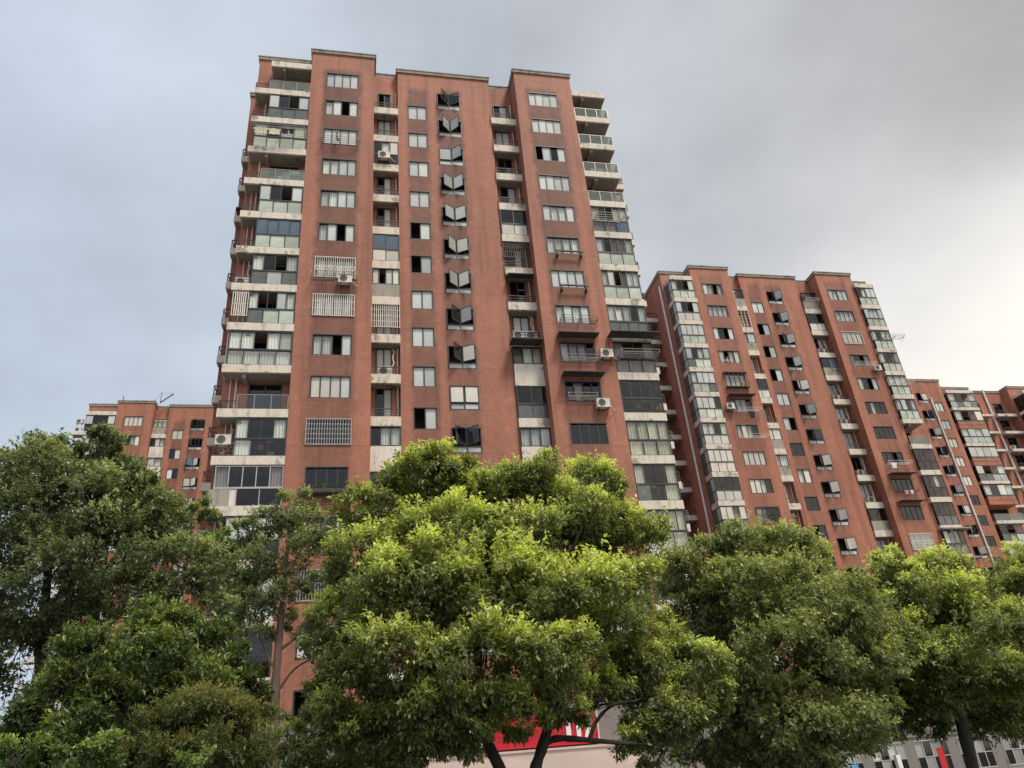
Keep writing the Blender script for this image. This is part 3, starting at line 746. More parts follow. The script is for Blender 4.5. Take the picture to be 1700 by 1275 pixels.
# grilles, racks, awnings
grille_t(t1, -3.1, -0.62, zf(6)+0.72, zf(6)+2.27, 40.26, 18, 2, 'white_bar', True)
rack_t(t1, -3.25, -1.85, 40.25, zf(6)+0.55, 0.6); rack_t(t1, -1.6, -0.45, 40.25, zf(6)+0.62, 0.5)
grille_t(t1, -3.1, -0.62, zf(7)+0.7, zf(7)+2.25, 40.26, 19, 3, 'white_bar', r=0.022)
grille_t(t1, -3.1, -0.62, zf(10)+0.7, zf(10)+2.25, 40.26, 17, 5, 'frame_light', r=0.014)
grille_t(t1, -3.1, -0.62, zf(13)+0.7, zf(13)+2.25, 40.26, 17, 3, 'frame_light', r=0.014)
grille_t(t1, 12.38, 14.84, zf(11)+0.65, zf(11)+2.2, 40.27, 14, 3, 'rail_steel', r=0.016)
rack_t(t1, -3.1, -0.62, 40.28, zf(2)+0.75, 0.55)
rack_t(t1, -7.7, -4.3, 40.3, zf(2)+1.25, 0.7)
rack_t(t1, 16.2, 18.2, 40.3, zf(4)+0.95, 0.7)
for k in (5, 6): 
    b = MB().box(12.9, 14.9, 39.9, 40.02, zf(k)+0.62, zf(k)+0.7); b.box(13.0, 13.08, 39.9, 40.3, zf(k)+0.25, zf(k)+0.62); b.box(14.7, 14.78, 39.9, 40.3, zf(k)+0.25, zf(k)+0.62)
    t1.put('window_bracket', b, 'rail_dark')
rack_t(t1, 12.6, 15.1, 40.28, zf(7)+0.78, 0.55, 'rail_dark'); rack_t(t1, 12.4, 14.9, 40.28, zf(8)+0.72, 0.55); rack_t(t1, 12.45, 14.3, 40.28, zf(9)+0.85, 0.55)
awning_t(t1, 12.25, 14.95, 40.28, zf(8)+2.6, 0.75, 0.22); awning_t(t1, 12.25, 14.95, 40.28, zf(9)+2.6, 0.75, 0.22)
awning_t(t1, 15.7, 19.1, 40.28, zf(8)+2.7, 0.9, 0.3); awning_t(t1, 9.3, 11.4, 41.2, zf(8)+2.5, 0.9, 0.3)
rack_t(t1, 16.3, 18.9, 40.3, zf(8)+1.15, 0.7)
b = MB().box(-3.35, -0.35, 39.7, 40.28, zf(11)+0.52, zf(11)+0.6); b.box(-3.35, -0.35, 39.68, 39.72, zf(11)+0.6, zf(11)+0.72)
for x in (-3.2, -1.85, -0.5): b.bar((x, 39.75, zf(11)+0.5), (x, 40.28, zf(11)+0.1), 0.02)
t1.put('planter_shelf', b, 'rail_dark')

# =============== second tower (behind right)
t2 = Tower('middle distance red apartment tower on the right, white downpipe on its shaded side wall', (39.83, 23.0, -0.69))
K2 = 16
A2 = {0: 'pcoc', 1: 'cccc', 2: 'pdop', 3: 'pocw', 4: 'pppp', 5: 'cppd', 6: 'cwcd', 7: 'wwww', 8: 'wwcd', 9: 'wcdd', 10: 'dddd'}
B2 = {0: 'pp', 1: 'op', 2: 'op', 3: 'op', 4: 'pp', 5: 'po', 6: 'dd', 7: 'cw', 8: 'dd', 9: 'od', 10: 'dd', 11: 'dd'}
BF2 = {0: ('oo', 'dp'), 1: ('oo', 'dp'), 2: ('oo', 'dw'), 3: ('oo', 'pp'), 4: ('oo', 'pw'), 5: ('oo', 'pp'), 6: ('oc', 'dc'), 7: ('oo', 'dw'), 8: ('oo', 'dw'), 9: ('oo', 'pw'), 10: ('oo', 'nw'), 11: ('oo', 'dd')}
BF2[10] = ('oo', 'ww')
C2 = {0: 'pcpp', 1: 'cccc', 2: 'wwww', 3: 'edoe', 4: 'pdop', 5: 'dcdd', 6: 'dddd', 7: 'ddod', 8: 'dddd', 9: 'dddd', 10: 'cccc', 11: 'dddd'}
AB2 = {0: 'conc:cd:', 1: 'cage', 2: 'conc:cp:', 3: 'open', 4: 'glaz:dd:ww', 6: 'conc:ww:', 7: 'conc:rc:', 8: 'open', 9: 'open', 10: 'open'}
BC2 = {0: 'conc:dd:', 1: 'glaz:dd:ww', 2: 'open', 3: 'conc:db:', 4: 'open', 9: 'conc:dd:'}
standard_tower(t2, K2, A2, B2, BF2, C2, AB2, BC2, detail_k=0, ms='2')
yw = 41.6
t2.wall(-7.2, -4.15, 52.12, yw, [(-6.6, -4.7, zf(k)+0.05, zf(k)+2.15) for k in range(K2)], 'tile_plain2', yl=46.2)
upc = ['cdow', 'pdop', 'pppp', 'pdcp', 'cppp', 'pppd', 'ccdc', 'wwww', 'dddd', 'wwrw', 'dddd', 'pppp', 'pppp', 'pdpp', 'pppp', 'pppp']
lowc = ['ggg', 'www', 'ggg', 'egg', 'gge', 'gwg', 'www', 'sss', 'www', 'nnn', 'ggg', 'ggg', 'ggg', 'ggg', 'ggg', 'ggg']
for k in range(K2):
    z = zf(k)
    t2.slab(-6.85, -4.152, 40.05, yw-.002, z, 0.52)
    t2.glazing(-6.8, -4.2, 40.13, z, upc[k], lowc[k], h=2.35, y1=yw, side='l', detail=False, sidespec='pe')
t2.slab(-6.85, -4.152, 40.05, yw-.002, 50.82, 0.55, name='roof_slab')
t2.pipe(-7.32, 42.0, 0.7, 50.6, 0.11, 'white_pipe')
# link block behind, with small service balconies
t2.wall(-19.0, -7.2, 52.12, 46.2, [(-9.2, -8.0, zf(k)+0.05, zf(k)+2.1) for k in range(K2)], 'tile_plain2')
for k in range(K2):
    z = zf(k); t2.door(-9.2, -8.0, z+0.05, z+2.1, 46.2, 'dd', False)
    t2.slab(-9.6, -7.22, 44.2, 46.198, z, 0.5, mat='slab_clean'); t2.railing(-9.5, -7.25, 44.3, z, glassy=False, n=2, h=0.75, rmat='rail_dark')
t2.wall(16.05, 19.0, 52.12, 41.8, [(16.4, 17.9, zf(k)+0.05, zf(k)+2.15) for k in range(K2)], 'tile_plain2', yr=46.0)
RB2 = ['dcpp', 'pccp', 'cdrc', 'cdde', 'ccc', 'cpdc', 'o', 'dddd', 'ddnd', 'dddd', 'wnnd', 'dddd', 'dddd', 'pppp', 'pppp', 'pppp']
for k in range(K2):
    z = zf(k)
    t2.slab(15.9, 18.3, 39.9, 41.798, z, 0.52)
    if k == 6: t2.railing(15.95, 18.25, 39.97, z, y1=41.8, side='r', n=3)
    else: t2.glazing(15.95, 18.25, 39.98, z, RB2[k], 'ggg' if k < 6 else ('ddd' if k in (7, 8) else 'eee'), y1=41.8, side='r', detail=False)
    if k in (9, 10, 11): t2.slab(15.7, 19.0, 39.5, 41.7, z-0.35, 0.12, name='balcony_canopy', mat='raw_concrete')
t2.slab(15.9, 18.3, 39.9, 41.798, 50.75, 0.5, name='roof_slab')
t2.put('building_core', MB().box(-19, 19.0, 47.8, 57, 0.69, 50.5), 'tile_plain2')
# T2 fittings
grille_t(t2, -3.1, -0.62, zf(4)+0.7, zf(4)+2.3, 39.95, 5, 4, 'rail_dark', r=0.03)
t2.put('window_cage', MB().box(-3.15, -0.57, 39.9, 40.28, zf(4)+2.3, zf(4)+2.36).box(-3.15, -0.57, 39.9, 40.28, zf(4)+0.6, zf(4)+0.66), 'rail_dark')
awning_t(t2, -3.3, -0.4, 40.28, zf(5)+2.65, 0.7, 0.2); rack_t(t2, -2.6, -0.1, 40.28, zf(5)+0.8, 0.6, 'white_bar'); rack_t(t2, -3.0, -0.1, 40.28, zf(6)+0.75, 0.6, 'white_bar')
grille_t(t2, -3.05, -0.66, zf(9)+0.7, zf(9)+2.25, 40.26, 14, 6, 'rail_dark', True)
grille_t(t2, 12.4, 14.82, zf(2)+0.68, zf(2)+2.2, 40.26, 8, 6, 'white_bar')
rack_t(t2, 12.5, 15.0, 40.28, zf(3)+0.75, 0.6, 'white_bar'); rack_t(t2, 12.4, 15.1, 40.28, zf(7)+0.75, 0.6, 'white_bar'); rack_t(t2, 12.5, 14.8, 40.28, zf(8)+0.7, 0.6, 'rail_dark')
awning_t(t2, 12.2, 15.0, 40.28, zf(8)+2.65, 0.8, 0.25); awning_t(t2, 12.2, 15.0, 40.28, zf(9)+2.65, 0.8, 0.25)
grille_t(t2, 12.38, 14.84, zf(10)+0.66, zf(10)+2.2, 40.24, 16, 2, 'white_bar', True, r=0.03)
rack_t(t2, 16.2, 18.4, 39.95, zf(4)+1.2, 0.8, 'white_bar'); rack_t(t2, 17.0, 19.3, 39.95, zf(2)+1.2, 0.8, 'rail_dark')
rack_t(t2, -6.4, -4.4, 40.05, zf(9)+1.05, 0.6, 'white_bar'); rack_t(t2, 9.6, 11.3, 41.2, zf(0)+0.95, 0.6, 'white_bar')

# =============== left tower behind the dark trees
t0 = Tower('low looking red apartment tower far left, rising behind the dark green tree', (-28.78, 60.26, 0.45))
K0 = 16
A0 = {0: 'wwww', 1: 'wdnw', 2: 'wcdc'}
B0 = {0: 'ww', 1: 'dw', 2: 'wd', 3: 'ww'}
BF0 = {0: ('oo', 'dd'), 1: ('oo', 'dd'), 2: ('oo', 'bw'), 3: ('co', 'ww'), 4: ('co', 'ww')}
AB0 = {0: 'conc:nnn:', 1: 'white:dpn:', 2: 'white:pn:', 3: 'white:pp:'}
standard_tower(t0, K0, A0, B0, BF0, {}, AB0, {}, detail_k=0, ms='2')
t0.wall(-8.1, -4.15, 52.12, 41.4, [(-6.6, -4.7, zf(k)+0.05, zf(k)+2.15) for k in range(K0)], 'tile_plain', yl=45.0)
for k in range(K0):
    z = zf(k); t0.slab(-9.3, -4.152, 40.3, 41.398, z, 0.52, mat='slab_clean')
    t0.glazing(-7.9, -4.2, 40.38, z, 'pddp', 'dwp', detail=False, y1=41.4, side='l')
t0.slab(-8.0, -4.152, 40.3, 41.398, 50.82, 0.55, name='roof_slab')
t0.put('building_core', MB().box(-9.1, 20, 45.2, 57, 0, 50.0), 'tile_plain')
b = MB().bar((-3.9, 41.0, 52.4), (-3.85, 41.0, 53.6), 0.06); b.bar((1.0, 41.0, 52.4), (1.0, 41.0, 54.2), 0.05); b.bar((1.0, 41.0, 52.6), (2.6, 41.0, 54.0), 0.09); b.bar((1.0, 41, 54.1), (2.6, 41, 54.0), 0.015); b.bar((0.95, 41, 54.1), (0.0, 41, 52.5), 0.015)
t0.put('roof_mast', b, 'rail_dark')

# =============== far right tower (mirrored end with boxed balconies)
t3 = Tower('farthest red apartment tower at the right edge, with boxed out glazed balconies and white downpipes', (83.0, 46.1, -1.65), xc=0.0)
def Y3(y): return y - 46.1        # world depth -> tower coordinate
# B block: world x 77.5..85.0, front 86.4
K3 = 15
X = lambda wx: wx-83.0
hs = [(X(82.85), X(84.2), 47.16-FH*k, 48.64-FH*k) for k in range(K3)] + [(X(80.3), X(82.1), 48.5-FH*k, 50.15-FH*k) for k in range(K3)]
SO3 = [(X(82.5), X(84.6), 0.3), (X(80.0), X(82.3), 0.3)]
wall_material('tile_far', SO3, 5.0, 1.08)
t3.wall(X(74.5), X(85.0), 52.12, 40.3, hs, 'tile_far', yr=Y3(88.3), z0=1.65)
SPEC3 = ['pp', 'pp', 'ww', 'ww', 'ww', 'dd', 'dd', 'dd', 'dd', 'dd', 'pp', 'pp', 'pp', 'pp', 'pp']
for k in range(K3):
    t3.window(X(82.85), 47.16-FH*k, 1.35, 1.48, 40.3, 2, SPEC3[k], detail=False)
    t3.fold_window(X(80.3), 48.5-FH*k, 1.8, 1.65, 40.3, ['oc', 'oo', 'oo', 'oo', 'oo', 'oo'][k % 6], detail=False, mats=('p', ['w', 'd', 'w', 'd', 'd', 'w'][k % 6]), ang=(42, 60))
t3.pipe(X(82.45), 40.15, 1.8, 49.2, 0.13, 'white_pipe')
b = MB().bar((X(95.0), Y3(89.1), 1.8), (X(95.0), Y3(89.1), 52.3), 0.16, 8); t3.put('drain_pipe', b, 'white_pipe')
yb_ = Y3(88.3)
t3.wall(X(85.0), X(91.6), 51.9, yb_, [(X(85.9), X(90.0), zf(k)+0.1, zf(k)+2.2) for k in range(K3)], 'tile_plain2', yr=Y3(89.3), z0=1.65)
wh = [(X(92.6), X(93.6), zf(k)+0.2, zf(k)+2.2) for k in range(K3)] + [(X(96.0), X(97.6), zf(k)+0.3, zf(k)+2.2) for k in range(K3)]
t3.wall(X(91.6), X(98.4), 51.9, Y3(89.3), wh, 'tile_plain2', z0=1.65)
for k in range(K3):
    z = zf(k)
    t3.window(X(92.6), z+0.2, 1.0, 2.0, Y3(89.3), 2, 'pd', detail=False); t3.window(X(96.0), z+0.3, 1.6, 1.9, Y3(89.3), 2, rnd.choice(['dd', 'cc', 'cd']), detail=False)
    t3.slab(X(91.0), X(94.2), Y3(88.5), Y3(89.298), z, 0.35); t3.slab(X(94.9), X(98.3), Y3(88.1), Y3(89.298), z-0.1, 0.42)
    t3.railing(X(95.0), X(98.2), Y3(88.15), z-0.1, glassy=False, n=2, h=0.6, rmat='rail_dark')
UP3 = ['cdoc', 'codw', 'cpcp', 'wwpw', 'wodc', 'cdwc', 'pwoc', 'dodo', 'cddd', 'dcdd', 'pppp', 'pppp', 'pppp', 'pppp', 'pppp']
for k in range(K3):
    z = zf(k)
    red = k in (1, 3, 5, 8, 10, 12)
    if not red: t3.slab(X(85.6), X(90.3), 40.25, yb_-.002, z, 0.45)
    if k == 6:
        t3.railing(X(85.6), X(90.3), 40.3, z, y1=yb_, side='l', n=3)
        continue
    if red:
        b = MB().box(X(85.62), X(90.28), 40.27, yb_-.004, z-0.62, z+0.5); t3.put('balcony_box', b, 'tile_plain2')
        t3.glazing(X(85.62), X(90.28), 40.3, z, UP3[k], 'eeee', h=2.3, mid=0.75, y1=yb_, side='l', detail=False, sidespec='dd')
    else:
        t3.glazing(X(85.62), X(90.28), 40.3, z, UP3[k], ['gege', 'eegg', 'gggg'][k % 3], y1=yb_, side='l', detail=False, sidespec='dd')
t3.slab(X(85.6), X(90.3), 40.25, yb_-.002, 50.75, 0.5, name='roof_slab')
yp = Y3(88.0)
t3.wall(X(98.4), X(112), 52.12, yp, [(X(104), X(106), zf(k)+0.7, zf(k)+2.2) for k in range(K3)], 'tile_plain2', yl=Y3(89.4), z0=1.65)
for k in range(K3):
    z = zf(k); t3.slab(X(98.8), X(103.2), Y3(86.0), yp-.002, z, 0.45, mat='slab_clean')
    t3.window(X(104), z+0.7, 2.0, 1.5, yp, 3, 'pdp', detail=False)
    t3.glazing(X(98.82), X(103.18), Y3(86.06), z, ['pppp', 'dddd', 'cccc', 'pddp'][k % 4], 'gggg', y1=yp, side='l', detail=False, sidespec='dd')
t3.slab(X(98.8), X(103.2), Y3(86.0), yp-.002, 50.75, 0.5, name='roof_slab')
t3.put('building_core', MB().box(X(74.5), X(112), Y3(91.0), Y3(100), 1.65, 50.5), 'tile_plain2')


# ------------------------------------------------------------------ fittings hung on the towers
def g1(x, y, z): return t1.G(x, y, z)
AC = [
 (g1(1.25, 41.0, zf(2)+0.35), 'white air conditioner unit on a recessed balcony, third storey from the top, nearest tower'),
 (g1(-1.2, 39.95, zf(6)+0.02), 'white air conditioner unit under the ornate white window grille, left of the recess'),
 (g1(-7.5, 40.75, zf(6)+0.02), 'air conditioner unit in the open corner of the left balcony, level with the ornate grille'),
 (g1(1.35, 41.5, zf(8)+0.05), 'air conditioner unit behind a recess railing just below the full height white bars'),
 (g1(-7.55, 40.6, zf(10)+0.75), 'white air conditioner unit at the lower left balcony corner beside the clear glazed balcony'),
 (g1(15.4, 40.0, zf(8)+0.85), 'white air conditioner unit between the two dark awnings on the right of the nearest tower'),
 (g1(14.65, 40.0, zf(9)+0.15), 'white air conditioner unit below the second dark awning, right of its drying rack'),
 (g1(10.1, 41.5, zf(7)+0.05), 'left one of two air conditioner units side by side behind a railing above an awning'),
 (g1(10.95, 41.5, zf(7)+0.05), 'right one of two air conditioner units side by side behind a railing above an awning'),
 (g1(19.6, 44.6, zf(6)-0.15), 'air conditioner unit on a small back balcony right of the nearest tower, above its awning'),
 (t2.G(-3.35, 39.95, zf(5)+0.9), 'air conditioner unit beside the small awning window on the middle distance tower'),
 (t2.G(15.1, 39.95, zf(3)+0.0), 'air conditioner unit below a rack in the right window column of the middle distance tower'),
 (t2.G(10.2, 41.6, zf(2)+0.05), 'air conditioner unit on the third recessed balcony from the top of the middle distance tower'),
 (t2.G(10.2, 41.6, zf(4)+0.05), 'air conditioner unit on the fifth recessed balcony from the top of the middle distance tower'),
 (t2.G(10.2, 41.6, zf(5)+0.05), 'air conditioner unit on the sixth recessed balcony from the top of the middle distance tower'),
 (t2.G(10.3, 41.6, zf(7)+0.05), 'air conditioner unit on the eighth recessed balcony from the top of the middle distance tower'),
 (t2.G(10.5, 41.6, zf(8)+0.05), 'air conditioner unit on the ninth recessed balcony, above the canopy, middle distance tower'),
 (t2.G(1.4, 41.6, zf(9)+0.05), 'air conditioner unit behind a low recess railing just above the trees, middle distance tower'),
 (t2.G(-8.3, 44.8, zf(5)+0.05), 'upper air conditioner unit on the small balconies behind the nearest tower'),
 (t2.G(-8.2, 44.8, zf(7)+0.05), 'middle air conditioner unit on the small balconies behind the nearest tower'),
 (t2.G(-8.3, 44.8, zf(8)+0.05), 'lower air conditioner unit on the small balconies behind the nearest tower'),
 (t0.G(-8.7, 40.8, zf(0)+1.3), 'upper air conditioner unit at the top left corner of the far left tower'),
 (t0.G(-8.7, 40.8, zf(0)+0.05), 'lower air conditioner unit at the top left corner of the far left tower'),
 (t3.G(X(95.6), Y3(88.6), zf(2)-0.05), 'upper air conditioner unit beside the long white pipe on the farthest tower'),
 (t3.G(X(96.4), Y3(88.6), zf(4)-0.05), 'lower air conditioner unit beside the long white pipe on the farthest tower'),
]
for loc, lab in AC: ac_unit(loc, lab)

LA = [
 (g1(-5.6, 39.7, zf(2)+1.24), .42, .50, 'black_cloth', 'black shirt hung left of the other on the rack of the dirty glazed balcony'),
 (g1(-5.15, 39.7, zf(2)+1.24), .32, .45, 'black_cloth', 'black shirt hung right of the other on the rack of the dirty glazed balcony'),
 (g1(-7.2, 39.75, zf(2)+1.22), .8, .55, 'curtain_beige', 'pale blanket hung at the left end of the rack on the dirty glazed balcony'),
 (g1(-6.3, 39.75, zf(2)+1.22), .7, .55, 'curtain_beige', 'pale blanket hung beside the black shirts on the dirty glazed balcony'),
 (g1(-5.6, 40.9, zf(3)+0.85), .6, .7, 'white_cloth', 'white washing inside the open glass railed balcony, fourth from the top'),
 (g1(17.6, 40.9, zf(2)+0.9), .4, .6, 'teal_cloth', 'teal garment behind the glass railing of the right corner balcony'),
 (g1(17.0, 40.9, zf(2)+0.85), .35, .5, 'yellow_cloth', 'yellow cloth behind the glass railing of the right corner balcony'),
 (t2.G(-1.3, 39.7, zf(5)+0.55), .5, .75, 'black_cloth', 'dark garment hanging below the white rack under the small awning of the middle tower'),
 (t2.G(12.9, 39.7, zf(7)+0.75), .5, .6, 'white_cloth', 'white garment at the left end of a rack, right window column, middle distance tower'),
 (t2.G(13.3, 39.7, zf(8)+0.7), .35, .45, 'pink_cloth', 'pink cloth on the rack under the upper awning of the middle tower'),
 (t2.G(13.9, 39.7, zf(8)+0.7), .30, .40, 'white_cloth', 'white cloth on the rack under the upper awning of the middle tower'),
]
for loc, w, h, m_, lab in LA: cloth_item(loc, w, h, m_, lab)

SHF = [(t1.G(17.6, 40.85, zf(9)+0.06), 'white shelf unit with a teal bag behind the dark glazing of the right corner balcony', ('frame_light', 'teal_cloth', 'film_blue')),
 (t1.G(-5.2, 40.85, zf(10)+0.06), 'shelf with folded things inside the clear glazed left balcony', ('curtain_brown', 'pink_cloth', 'white_cloth')),
 (t1.G(17.0, 40.85, zf(11)+0.06), 'stack of cartons behind the curtained glazing low on the right corner', ('curtain_beige', 'curtain_beige', 'pot')),
 (t1.G(-5.0, 40.8, zf(3)+0.02), 'low rack with laundry basket on the open glass railed left balcony', ('white_bar', 'teal_cloth', 'white_cloth'))]
for loc, lab, ms_ in SHF:
    r_ = empty('storage_shelf', loc); tag(r_, lab, 'shelf', 'shelves on the balconies')
    b = MB()
    for q_ in (0, 0.45, 0.88): b.box(-0.6, 0.6, -0.15, 0.15, q_, q_+0.03)
    b.box(-0.63, -0.6, -0.15, 0.15, 0, 0.93); b.box(0.6, 0.63, -0.15, 0.15, 0, 0.93); ob('shelf_frame', b.mesh('shelf_frame', ms_[0]), r_)
    ob('bag', MB().box(-0.5, -0.2, -0.12, 0.1, 0.48, 0.8).mesh('bag', ms_[1]), r_); ob('box', MB().box(0.05, 0.4, -0.12, 0.1, 0.03, 0.36).mesh('box', ms_[2]), r_); ob('box', MB().box(-0.1, 0.5, -0.1, 0.1, 0.91, 1.15).mesh('box', ms_[1]), r_)
for t_, x_, y_, ks in ((t2, 10.9, 41.6, (0, 2, 4, 5, 7, 8)), (t1, 11.1, 41.6, (7,)), (t1, 1.9, 41.5, (8,)), (t1, -7.2, 41.0, (6, 10))):
    for k in ks:
        b = MB(); z_ = zf(k)
        b.sweep([(x_-0.5, y_-.1, z_+0.4), (x_-0.2, y_-.15, z_+0.5), (x_, y_-.1, z_+0.9), (x_-0.08, y_, z_+1.4), (x_+0.05, y_+.1, z_+1.9), (x_-0.1, y_+.2, z_+2.1)], [0.035]*6, 6)
        t_.put('refrigerant_hose', b, 'hose')

def potted_plant(loc, r, h, label, mat='leaf_light', group='potted plants on ledges', pot=True, n=90):
    root = empty('potted_plant', loc); q = np.random.default_rng(int(abs(loc[0]*31+loc[2]*7)))
    if pot:
        b = MB().bar((0, 0, 0), (0, 0, 0.16), 0.07, 8, 0.1); ob('pot', b.mesh('pot', 'pot'), root)
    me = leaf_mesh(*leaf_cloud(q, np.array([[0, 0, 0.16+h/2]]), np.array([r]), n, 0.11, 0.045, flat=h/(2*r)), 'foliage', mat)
    ob('foliage', me, root); tag(root, label, 'plant', group); return root

# ------------------------------------------------------------------ foliage
def leaf_mesh(P, D, Nn, Sz, Wd, tone, name, mat):
    """P base, D direction, Nn normal, length, width -> folded diamond leaves (two triangles each)"""
    n = len(P)
    side = np.cross(D, Nn); side /= np.linalg.norm(side, axis=1, keepdims=True)+1e-9
    up = np.cross(side, D)
    mid = P + D*(Sz*0.42)[:, None]
    v = np.empty((n, 4, 3)); v[:, 0] = P; v[:, 1] = mid + side*(Wd*0.5)[:, None] + up*(Wd*0.16)[:, None]
    v[:, 2] = P + D*Sz[:, None]; v[:, 3] = mid - side*(Wd*0.5)[:, None] + up*(Wd*0.16)[:, None]
    me = bpy.data.meshes.new(name); me.vertices.add(n*4); me.vertices.foreach_set('co', v.astype(np.float32).ravel())
    base = (np.arange(n)*4)[:, None]
    tri = np.concatenate([base+np.array([[0, 1, 2]]), base+np.array([[0, 2, 3]])], 1).astype(np.int32).ravel()
    me.loops.add(n*6); me.loops.foreach_set('vertex_index', tri)
    me.polygons.add(n*2); me.polygons.foreach_set('loop_start', np.arange(0, n*6, 3, dtype=np.int32)); me.polygons.foreach_set('loop_total', np.full(n*2, 3, dtype=np.int32))
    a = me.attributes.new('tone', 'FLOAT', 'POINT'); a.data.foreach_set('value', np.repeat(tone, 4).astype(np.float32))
    me.materials.append(MAT[mat]); me.update(calc_edges=True); return me
def unit(a): return a/(np.linalg.norm(a, axis=-1, keepdims=True)+1e-9)
def leaf_cloud(q, C, R, n_per, size, width, flat=0.9, young=0.35, droop=0.45, clump=0.40, per=12, spread=1.0, young_lit_bias=0.0, camdir=None):
    """crown volumes C (centres) and R (radii): clumps on their shells, shoots on every clump, leaves round every shoot"""
    out = []
    for c, r in zip(C, R):
        n_leaf = int(n_per if np.isscalar(n_per) else n_per)
        n_leaf = int(n_per*(r/R.mean())**2)
        nsh = max(3, n_leaf//per)
        ncl = int(np.clip(nsh/32, 5, 26))
        cd = unit(q.normal(size=(ncl, 3))); cd[:, 2] = cd[:, 2]*0.85+0.12
        cr = r*(0.40+0.42*q.random(ncl)**0.6)
        cc = c + cd*cr[:, None]*np.array([1, 1, flat])
        crad = np.maximum(clump*r*(0.5+0.9*q.random(ncl)), 0.06)
        cy = young_lit_bias + young*(0.35+0.65*q.random(ncl)) * np.clip(0.55+cd[:, 2]*0.9, 0.05, 1.3)  # young growth, with higher clumps painted lighter as if lit from above
        idx = q.integers(0, ncl, nsh)
        sd = unit(q.normal(size=(nsh, 3))*0.8*spread + cd[idx]*0.75 + np.array([0, 0, 0.6]))
        srad = crad[idx]*(0.42+0.70*q.random(nsh)**0.7 + 0.75*q.random(nsh)**9)*np.where(sd[:, 2] < -0.1, 0.8, 1.0)
        sp = cc[idx] + sd*srad[:, None]*np.array([1, 1, 0.8])
        out_dir = unit(sd*0.8 + cd[idx]*0.5 + np.array([0, 0, 0.15]))
        # leaves around shoot
        k = per; N = nsh*k
        li = np.repeat(np.arange(nsh), k)
        along = q.random(N)
        ln = size*2.2
        lp = sp[li] + out_dir[li]*((along-0.5)*ln)[:, None] + q.normal(size=(N, 3))*size*0.22
        rad = unit(q.normal(size=(N, 3)))
        ld = unit(rad*0.85 + out_dir[li]*0.65 + np.array([0, 0, -droop]))
        nn = unit(q.normal(size=(N, 3))*0.55 + np.array([0, 0, 1.0]) + out_dir[li]*0.5)
        sz = size*(0.65+0.6*q.random(N)); wd = sz*(width/size)*(0.85+0.3*q.random(N))
        tn = cy[idx][li]*(0.35+0.85*along)*np.clip(0.35+1.15*sd[li][:, 2]*srad[li]/crad[idx][li], 0.08, 1.5) + 0.14*q.random(N) + 0.17*q.normal(size=N)  # shoot tips paler; clump tops painted as lit, undersides as shaded
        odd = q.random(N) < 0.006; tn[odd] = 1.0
        out.append((lp, ld, nn, sz, wd, np.clip(tn, 0, 1)))
    return [np.concatenate([o[i] for o in out]) for i in range(6)]

def curve_pts(a, b, q, bow=0.12, n=6):
    a = np.array(a, float); b = np.array(b, float); L_ = np.linalg.norm(b-a)
    off = unit(q.normal(size=3))*L_*bow; off[2] = abs(off[2])*0.4
    return [tuple(a+(b-a)*t + off*math.sin(math.pi*t) + q.normal(size=3)*L_*0.012*(0 < t < 1)) for t in np.linspace(0, 1, n)]

